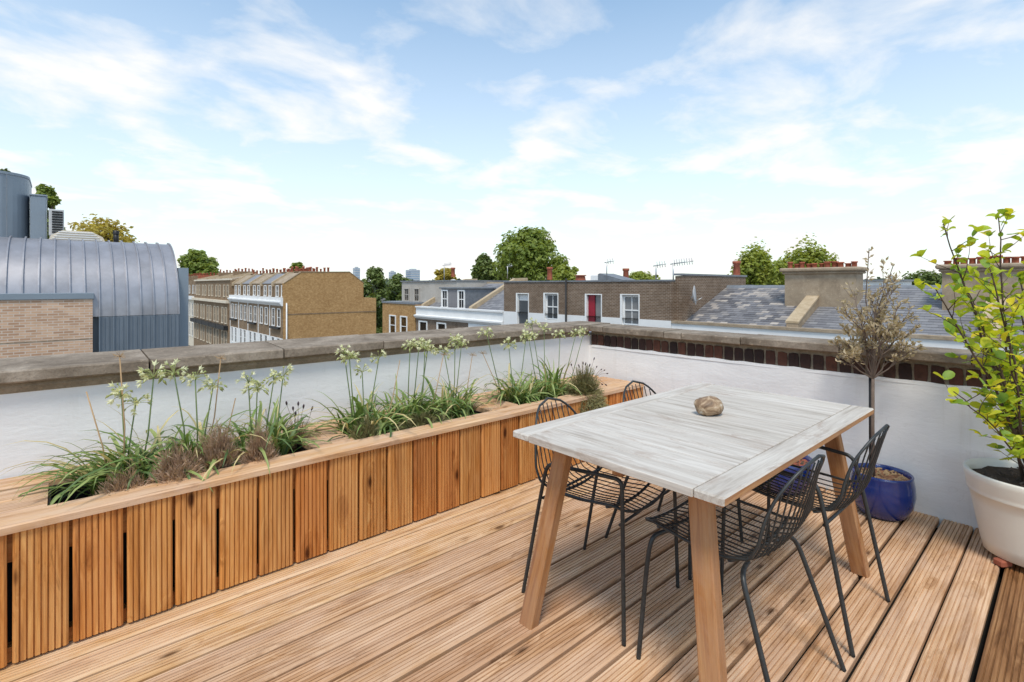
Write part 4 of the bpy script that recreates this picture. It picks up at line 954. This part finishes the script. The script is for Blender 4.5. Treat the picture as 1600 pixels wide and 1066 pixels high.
# party wall with returning brick flank + slate roofed pair, nearest
sl = thing('slate_roofed_house', (FX+4,7.5,-12), 'house pair with patched slate roofs behind a low white parapet', 'house')
part('front_wall', MB().box((FX,-8,-12),(FX+.3,yd0-.01,-.46)), M['stucco'], sl)
part('parapet_coping', MB().box((FX-.06,-8,-.46),(FX+.36,yd0-.012,-.35)), M['render'], sl)
part('body', MB().box((FX+.31,-8,-12),(FX+9.5,yd0-.02,-.62)), M['stock_brown'], sl)
part('flank_wall', MB().prism([(FX+.30,-.6),(FX+.30,1.75),(FX+1.0,1.78),(FX+7.2,1.78),(FX+7.2,-.6)], yd0-.32, yd0-.015, 'y'), M['dark_stock'], sl)
part('flank_coping', MB().box((FX+.25,yd0-.36,1.781),(FX+7.3,yd0+.02,1.87)), M['lead'], sl)
yc1 = 7.62
slates(sl, yc1+.23, yd0-.34, FX+.55, -.42, FX+4.9, 1.22, M['slate'])
slates(sl, 2.15, yc1-.23, FX+.55, -.42, FX+4.9, 1.22, M['slate_blue'])
slates(sl, -8, 1.65, FX+.55, -.42, FX+4.9, 1.22, M['slate_blue'])
part('ridge', MB().prism([(FX+4.75,1.18),(FX+4.9,1.32),(FX+5.05,1.18)], -8, yd0-.35, 'y'), M['lead'], sl)
part('rear_slope', MB().add([(FX+4.9,-8,1.2),(FX+4.9,yd0-.35,1.2),(FX+9.3,yd0-.35,-.5),(FX+9.3,-8,-.5)], [(0,3,2,1)]), M['slate_blue'], sl)
for yc, y0, y1 in ((yc1, 6.05, 8.75), (1.9, .9, 3.35)):
    part('party_wall', MB().prism([(FX+.35,-.62),(FX+.35,-.20),(FX+2.69,.78),(FX+2.69,-.62)], yc-.22, yc+.22, 'y'), M['render'], sl)
    part('party_coping', MB().prism([(FX+.33,-.198),(FX+.33,-.12),(FX+2.69,.87),(FX+2.69,.782)], yc-.25, yc+.25, 'y'), M['buff'], sl)
    cs = part('chimney_stack', MB().box((FX+2.7,y0,.1),(FX+3.75,y1,1.80)).bbox((FX+2.60,y0-.10,1.80),(FX+3.85,y1+.10,1.90),.04).bbox((FX+2.52,y0-.18,1.90),(FX+3.93,y1+.18,2.07),.05), M['render'], sl)
    pots(cs, [(FX+3.0+.12*(j % 2), y0+.12+(y1-y0-.24)*j/10, 2.06) for j in range(11)], .26, .125)
# roof-top clutter opposite: aerials, dishes, chimney pots, boxes
def aerial(px, py_top, py_base, X, label, arm=.8, els=6, az=0.4):
    b = on_x(px, py_base, X); tp = on_x(px, py_top, X); t = thing('tv_aerial', b, label, 'aerial', 'tv aerials on the roofs opposite')
    part('mast', MB().tube([b, tp], .035, 6), M['alu'], t)
    d = Vector((math.sin(az)*.3, -math.cos(az), .06)).normalized(); e = tp+d*arm; part('boom', MB().tube([tp-d*.15+Vector((0,0,-.05)), e], .026, 5), M['alu'], t)
    s = d.cross(Vector((0,0,1))).normalized(); r = MB()
    for k in range(els): c = tp.lerp(e, (k+.5)/els); r.tube([c-Vector((0,0,.16))-s*.05, c+Vector((0,0,.16))+s*.05], .014, 4)
    part('elements', r, M['alu'], t)
aerial(948, 409, 440, FX+3, 'single mast aerial with short arm above the crimson door house', .5, 3)
aerial(1025, 414, 440, FX+1.5, 'aerial left of the tall antenna beside the brick flank', .55, 4)
aerial(1052, 411, 452, FX+1.2, 'tallest aerial with long boom fixed to the brick flank wall', 1.0, 8)
aerial(694, 414, 440, FX+5, 'aerial above the beige storey and dormer', .7, 6, 1.2)
aerial(793, 416, 436, FX+5.3, 'small aerial on the coping in front of the big round tree', .5, 3)
def dish(p, r, n, label):
    t = thing('satellite_dish', p, label, 'satellite dish'); mb = MB().lathe([(0,.0),(r*.5,r*.06),(r,r*.22),(r*1.01,r*.2),(r*.5,r*.02),(0,-.03)], (0,0,0), 20)
    o = part('reflector', mb, M['dish'], t, False); o.rotation_euler = Vector(n).to_track_quat('Z','Y').to_euler()
    part('bracket', MB().tube([(0,0,0),(-n[0]*.1,-n[1]*.1,-.15),(.25,0,-.35)], .025, 5), M['alu'], t, False)
    part('feed_arm', MB().tube([(0,0,-r*.8),Vector(n)*r*.9+Vector((0,0,-r*.3))], .015, 5), M['alu'], t, False)
pd = on_x(1063, 461, FX+.9); dish((FX+.6, yd0-.75, pd.z), .45, (.38,-.92,.08), 'large pale satellite dish on the dark brick flank wall')
dish(tuple(on_x(708, 444, FX+2.4)), .40, (-.85,-.4,.25), 'small round dish above the twin dormer')
def loose_pot(px, py, X, label, h=.9, r=.2):
    b = on_x(px, py, X); t = tag(link('chimney_pot', MB().lathe([(r,0),(r*.85,h*.8),(r*1.1,h*.85),(r*1.1,h),(r*.7,h),(r*.6,h*.4)], (0,0,0), 14).mesh('chimney_pot', M['terracotta'])), label, 'chimney pot'); t.location = b - Vector((0,0,.05))
for a in ((978,440,FX+6,'lone terracotta pot above the crimson door house'),(1151,432,FX+6.8,'terracotta pot at the far end of the brick flank coping'),(859,436,FX+5,'terracotta pot before the big round tree'),(907,437,FX+4.5,'squat terracotta pot right of the round tree',.35,.35),(708,432,FX+7,'terracotta pot behind the dormer dish')): loose_pot(*a)
rb = thing('roof_light', tuple(on_x(948,441,FX+4)), 'white box and tilted skylight on the flat brick roof', 'skylight')
q = on_x(935,441,FX+4); part('white_box', MB().bbox((q.x-.3,q.y-.5,1.3),(q.x+.5,q.y+.4,1.95),.02), M['white'], rb)
q = on_x(962,441,FX+4); part('glazed_slope', MB().prism([(q.y+.9,1.3),(q.y+.9,2.0),(q.y+.75,2.05),(q.y-1.1,1.6),(q.y-1.1,1.3)][::-1], q.x-.6, q.x+.8, 'x'), M['lead'], rb)

# ------------------------------------------------------------------ trees beyond the roofs
def tree(px, ytop, ybot, wpx, cz, m, label, blobs=9, seed=0, n=2600, ls=None, pointy=False, feathery=False, group='trees beyond the roofs'):
    r = random.Random(seed); sc_ = cz/FPX; R = wpx*sc_/2; zt = CAM_H-(ytop-HORIZ)*sc_; zb_ = CAM_H-(ybot-HORIZ)*sc_; H = zt-zb_
    c = depth(px, HORIZ, cz); t = thing('tree', (c.x,c.y,-12.2), label, 'tree', group); ls = ls or max(.16, cz*.0042)
    tk = MB().tube([(c.x,c.y,-12.2),(c.x+.2,c.y,-6),(c.x,c.y,zb_+H*.45)], [.45,.32,.16], 8)
    bl = []; blobs = int(blobs*(3.4 if feathery else 2.3))
    for k in range(blobs):
        hh = (k+.5)/blobs; prof = math.sin(math.pi*min(1, .18+.80*hh))**.7 if not pointy else (1.08-hh)
        a = k*2.4+r.uniform(-.5,.5); rr = R*.80*prof*math.sqrt(r.uniform(.15,1))
        br_ = R*(r.uniform(.15,.33) if not feathery else r.uniform(.10,.20)); p = Vector((c.x+rr*math.cos(a), c.y+rr*math.sin(a), min(zb_+H*(.08+.86*hh), zt-br_*(.8 if not feathery else 1.9+r.uniform(0,2.2))))); bl.append((p, br_))
        tk.tube([(c.x,c.y,zb_+H*.15), ((c.x+p.x)/2,(c.y+p.y)/2,(zb_+H*.25+p.z)/2), p], [.14,.09,.03], 5)
    bl += [(Vector((c.x,c.y,zt-R*(.30 if not feathery else .5))), R*(.30 if not feathery else .2)), (Vector((c.x,c.y,zb_+H*.42)), R*.48)]
    part('trunk', tk, M['bark'], t); cr_ = MB(); tot = sum(b*b for _, b in bl); n = int(n*1.9)
    for p, b in bl:
        for k in range(int(n*b*b/tot)):
            d = Vector((r.gauss(0,1),r.gauss(0,1),r.gauss(0,1))).normalized()
            if noise.noise((p+d*b)*(1.6/max(.6,b))) < -.30: continue
            q = p + d*b*(r.uniform(.45,1.08) if r.random() < .88 else r.uniform(1.0,1.3)); q.z = p.z + (q.z-p.z)*(.88 if not feathery else 1.9)
            nn = (d*.7+Vector((0,0,.55))+Vector((r.uniform(-1,1),r.uniform(-1,1),r.uniform(-.6,1)))*.75).normalized(); u_ = nn.orthogonal().normalized(); u_ = Matrix.Rotation(r.uniform(0,6.28),3,nn) @ u_; v_ = nn.cross(u_); s = ls*r.uniform(.6,1.3)
            cr_.add([q-u_*s, q+v_*s*.6+nn*s*.15, q+u_*s, q-v_*s*.6+nn*s*.15], [(0,1,2,3)])
    part('crown', cr_, m, t)
TD, TM, TL, TYL = M['tree_dark'], M['tree_mid'], M['tree_lime'], M['tree_yellow']
tree(828, 357, 445, 122, 95, TM, 'biggest round green tree rising above the roofs in the centre', 15, 3, 6500)
tree(756, 398, 448, 70, 100, TD, 'darker shoulder tree left of the biggest round tree', 8, 4, 2600, pointy=True)
tree(884, 415, 446, 56, 88, TL, 'low lime tree right of the biggest round tree', 6, 5, 1500)
tree(1180, 388, 462, 105, 62, TL, 'feathery yellow green tree left of the stone chimney', 12, 6, 4200, feathery=True)
tree(1258, 384, 455, 115, 66, TL, 'feathery tree rising behind the stone chimney pots', 11, 7, 4200, feathery=True)
tree(308, 391, 452, 70, 160, TM, 'round tree above the street end beside the zinc vault', 10, 8, 3200)
tree(70, 288, 400, 60, 36, TM, 'tall green tree behind the rooftop air conditioner', 10, 9, 3000)
tree(8, 264, 380, 40, 38, TD, 'tree crown peeping over the plant room', 6, 10, 1200)
tree(165, 341, 410, 118, 44, TYL, 'sparse yellowing tree behind the zinc vault', 10, 11, 1700)
tree(585, 417, 540, 72, 98, TD, 'dense dark tree between the gable wall and the beige block', 12, 12, 4200)
tree(622, 428, 500, 60, 110, TD, 'dark tree behind the beige storey', 7, 13, 1600)
tree(696, 419, 446, 40, 120, TYL, 'small bronze tree behind the dormer aerial', 6, 14, 900)
tree(466, 411, 440, 32, 130, TM, 'small tree top above the terrace chimney pots', 5, 15, 700)
tree(1000, 427, 450, 70, 110, TL, 'low hedge-like tree behind the flat brick roof', 7, 16, 1300)
tree(1450, 424, 470, 90, 150, TD, 'distant dark tree behind the dead standard tree', 8, 17, 1800)
tree(1585, 416, 520, 120, 60, TD, 'dark tree behind the yellow green shrub', 10, 18, 3000)
tree(1545, 428, 470, 80, 120, TM, 'distant tree right of the second chimney', 7, 19, 1500)
# low wooded skyline all round
fw = MB(); r = random.Random(5)
for k in range(9000):
    a = r.uniform(-.2, math.pi/2+.35); d = r.uniform(430,560); top = 5+5*noise.noise(Vector((a*9,0,3)))+3*noise.noise(Vector((a*31,1,0)))
    z = -12+(top+12)*math.sqrt(r.random()); p = Vector((d*math.cos(a),d*math.sin(a),z)); nn = Vector((r.uniform(-1,1),r.uniform(-1,1),r.uniform(0,1))).normalized(); u_ = nn.orthogonal().normalized()*r.uniform(2,4.2); v_ = nn.cross(u_)*.7
    fw.add([p-u_,p+v_,p+u_,p-v_], [(0,1,2,3)])
fo = link('distant_woodland', fw.mesh('distant_woodland', M['far_wood'])); fo['kind'] = 'stuff'; tag(fo, 'low wooded skyline far beyond the rooftops', 'woodland')
def tower(px, ytop, wpx, cz, label, m='sky_glass'):
    sc_ = cz/FPX; c = depth(px, HORIZ, cz); w = wpx*sc_/2; zt = CAM_H-(ytop-HORIZ)*sc_; t = thing('tower_block', (c.x,c.y,-12.2), label, 'tower')
    part('shaft', MB().box((c.x-w,c.y-w,-12.2),(c.x+w,c.y+w,zt)), M[m], t)
    nb = 7
    for k in range(nb): zz = CAM_H+(zt-CAM_H)*(k+.5)/nb; part('floor_band', MB().box((c.x-w-.15,c.y-w-.15,zz-.4),(c.x+w+.15,c.y+w+.15,zz+.4)), M['dish'], t)
    part('plant_top', MB().box((c.x-w*.5,c.y-w*.5,zt),(c.x+w*.5,c.y+w*.5,zt+1.5)), M['dish'], t)
tower(557, 419, 8, 620, 'slim distant glass tower right of the gable wall'); tower(645, 422, 16, 640, 'broad distant glass tower above the dark trees'); tower(613, 425, 8, 640, 'small distant tower between the two others'); tower(1392, 430, 5, 600, 'faint distant tower behind the dead standard tree')
fb = thing('flat_roofed_block', tuple(depth(1378,446,70)), 'small white flat roofed block behind the slate ridge', 'building')
p = depth(1378, 446, 75); part('wall', MB().box((p.x-3,p.y-3,-12),(p.x+3,p.y+3,1.9)), M['stucco'], fb); part('roof_slab', MB().box((p.x-3.3,p.y-3.3,1.9),(p.x+3.3,p.y+3.3,2.15)), M['lead'], fb)
for dy in (-1.4, 1.2): window(fb, p.x-3, p.y+dy, .2, 1.2, 1.1, 'white', 'glass', 1)
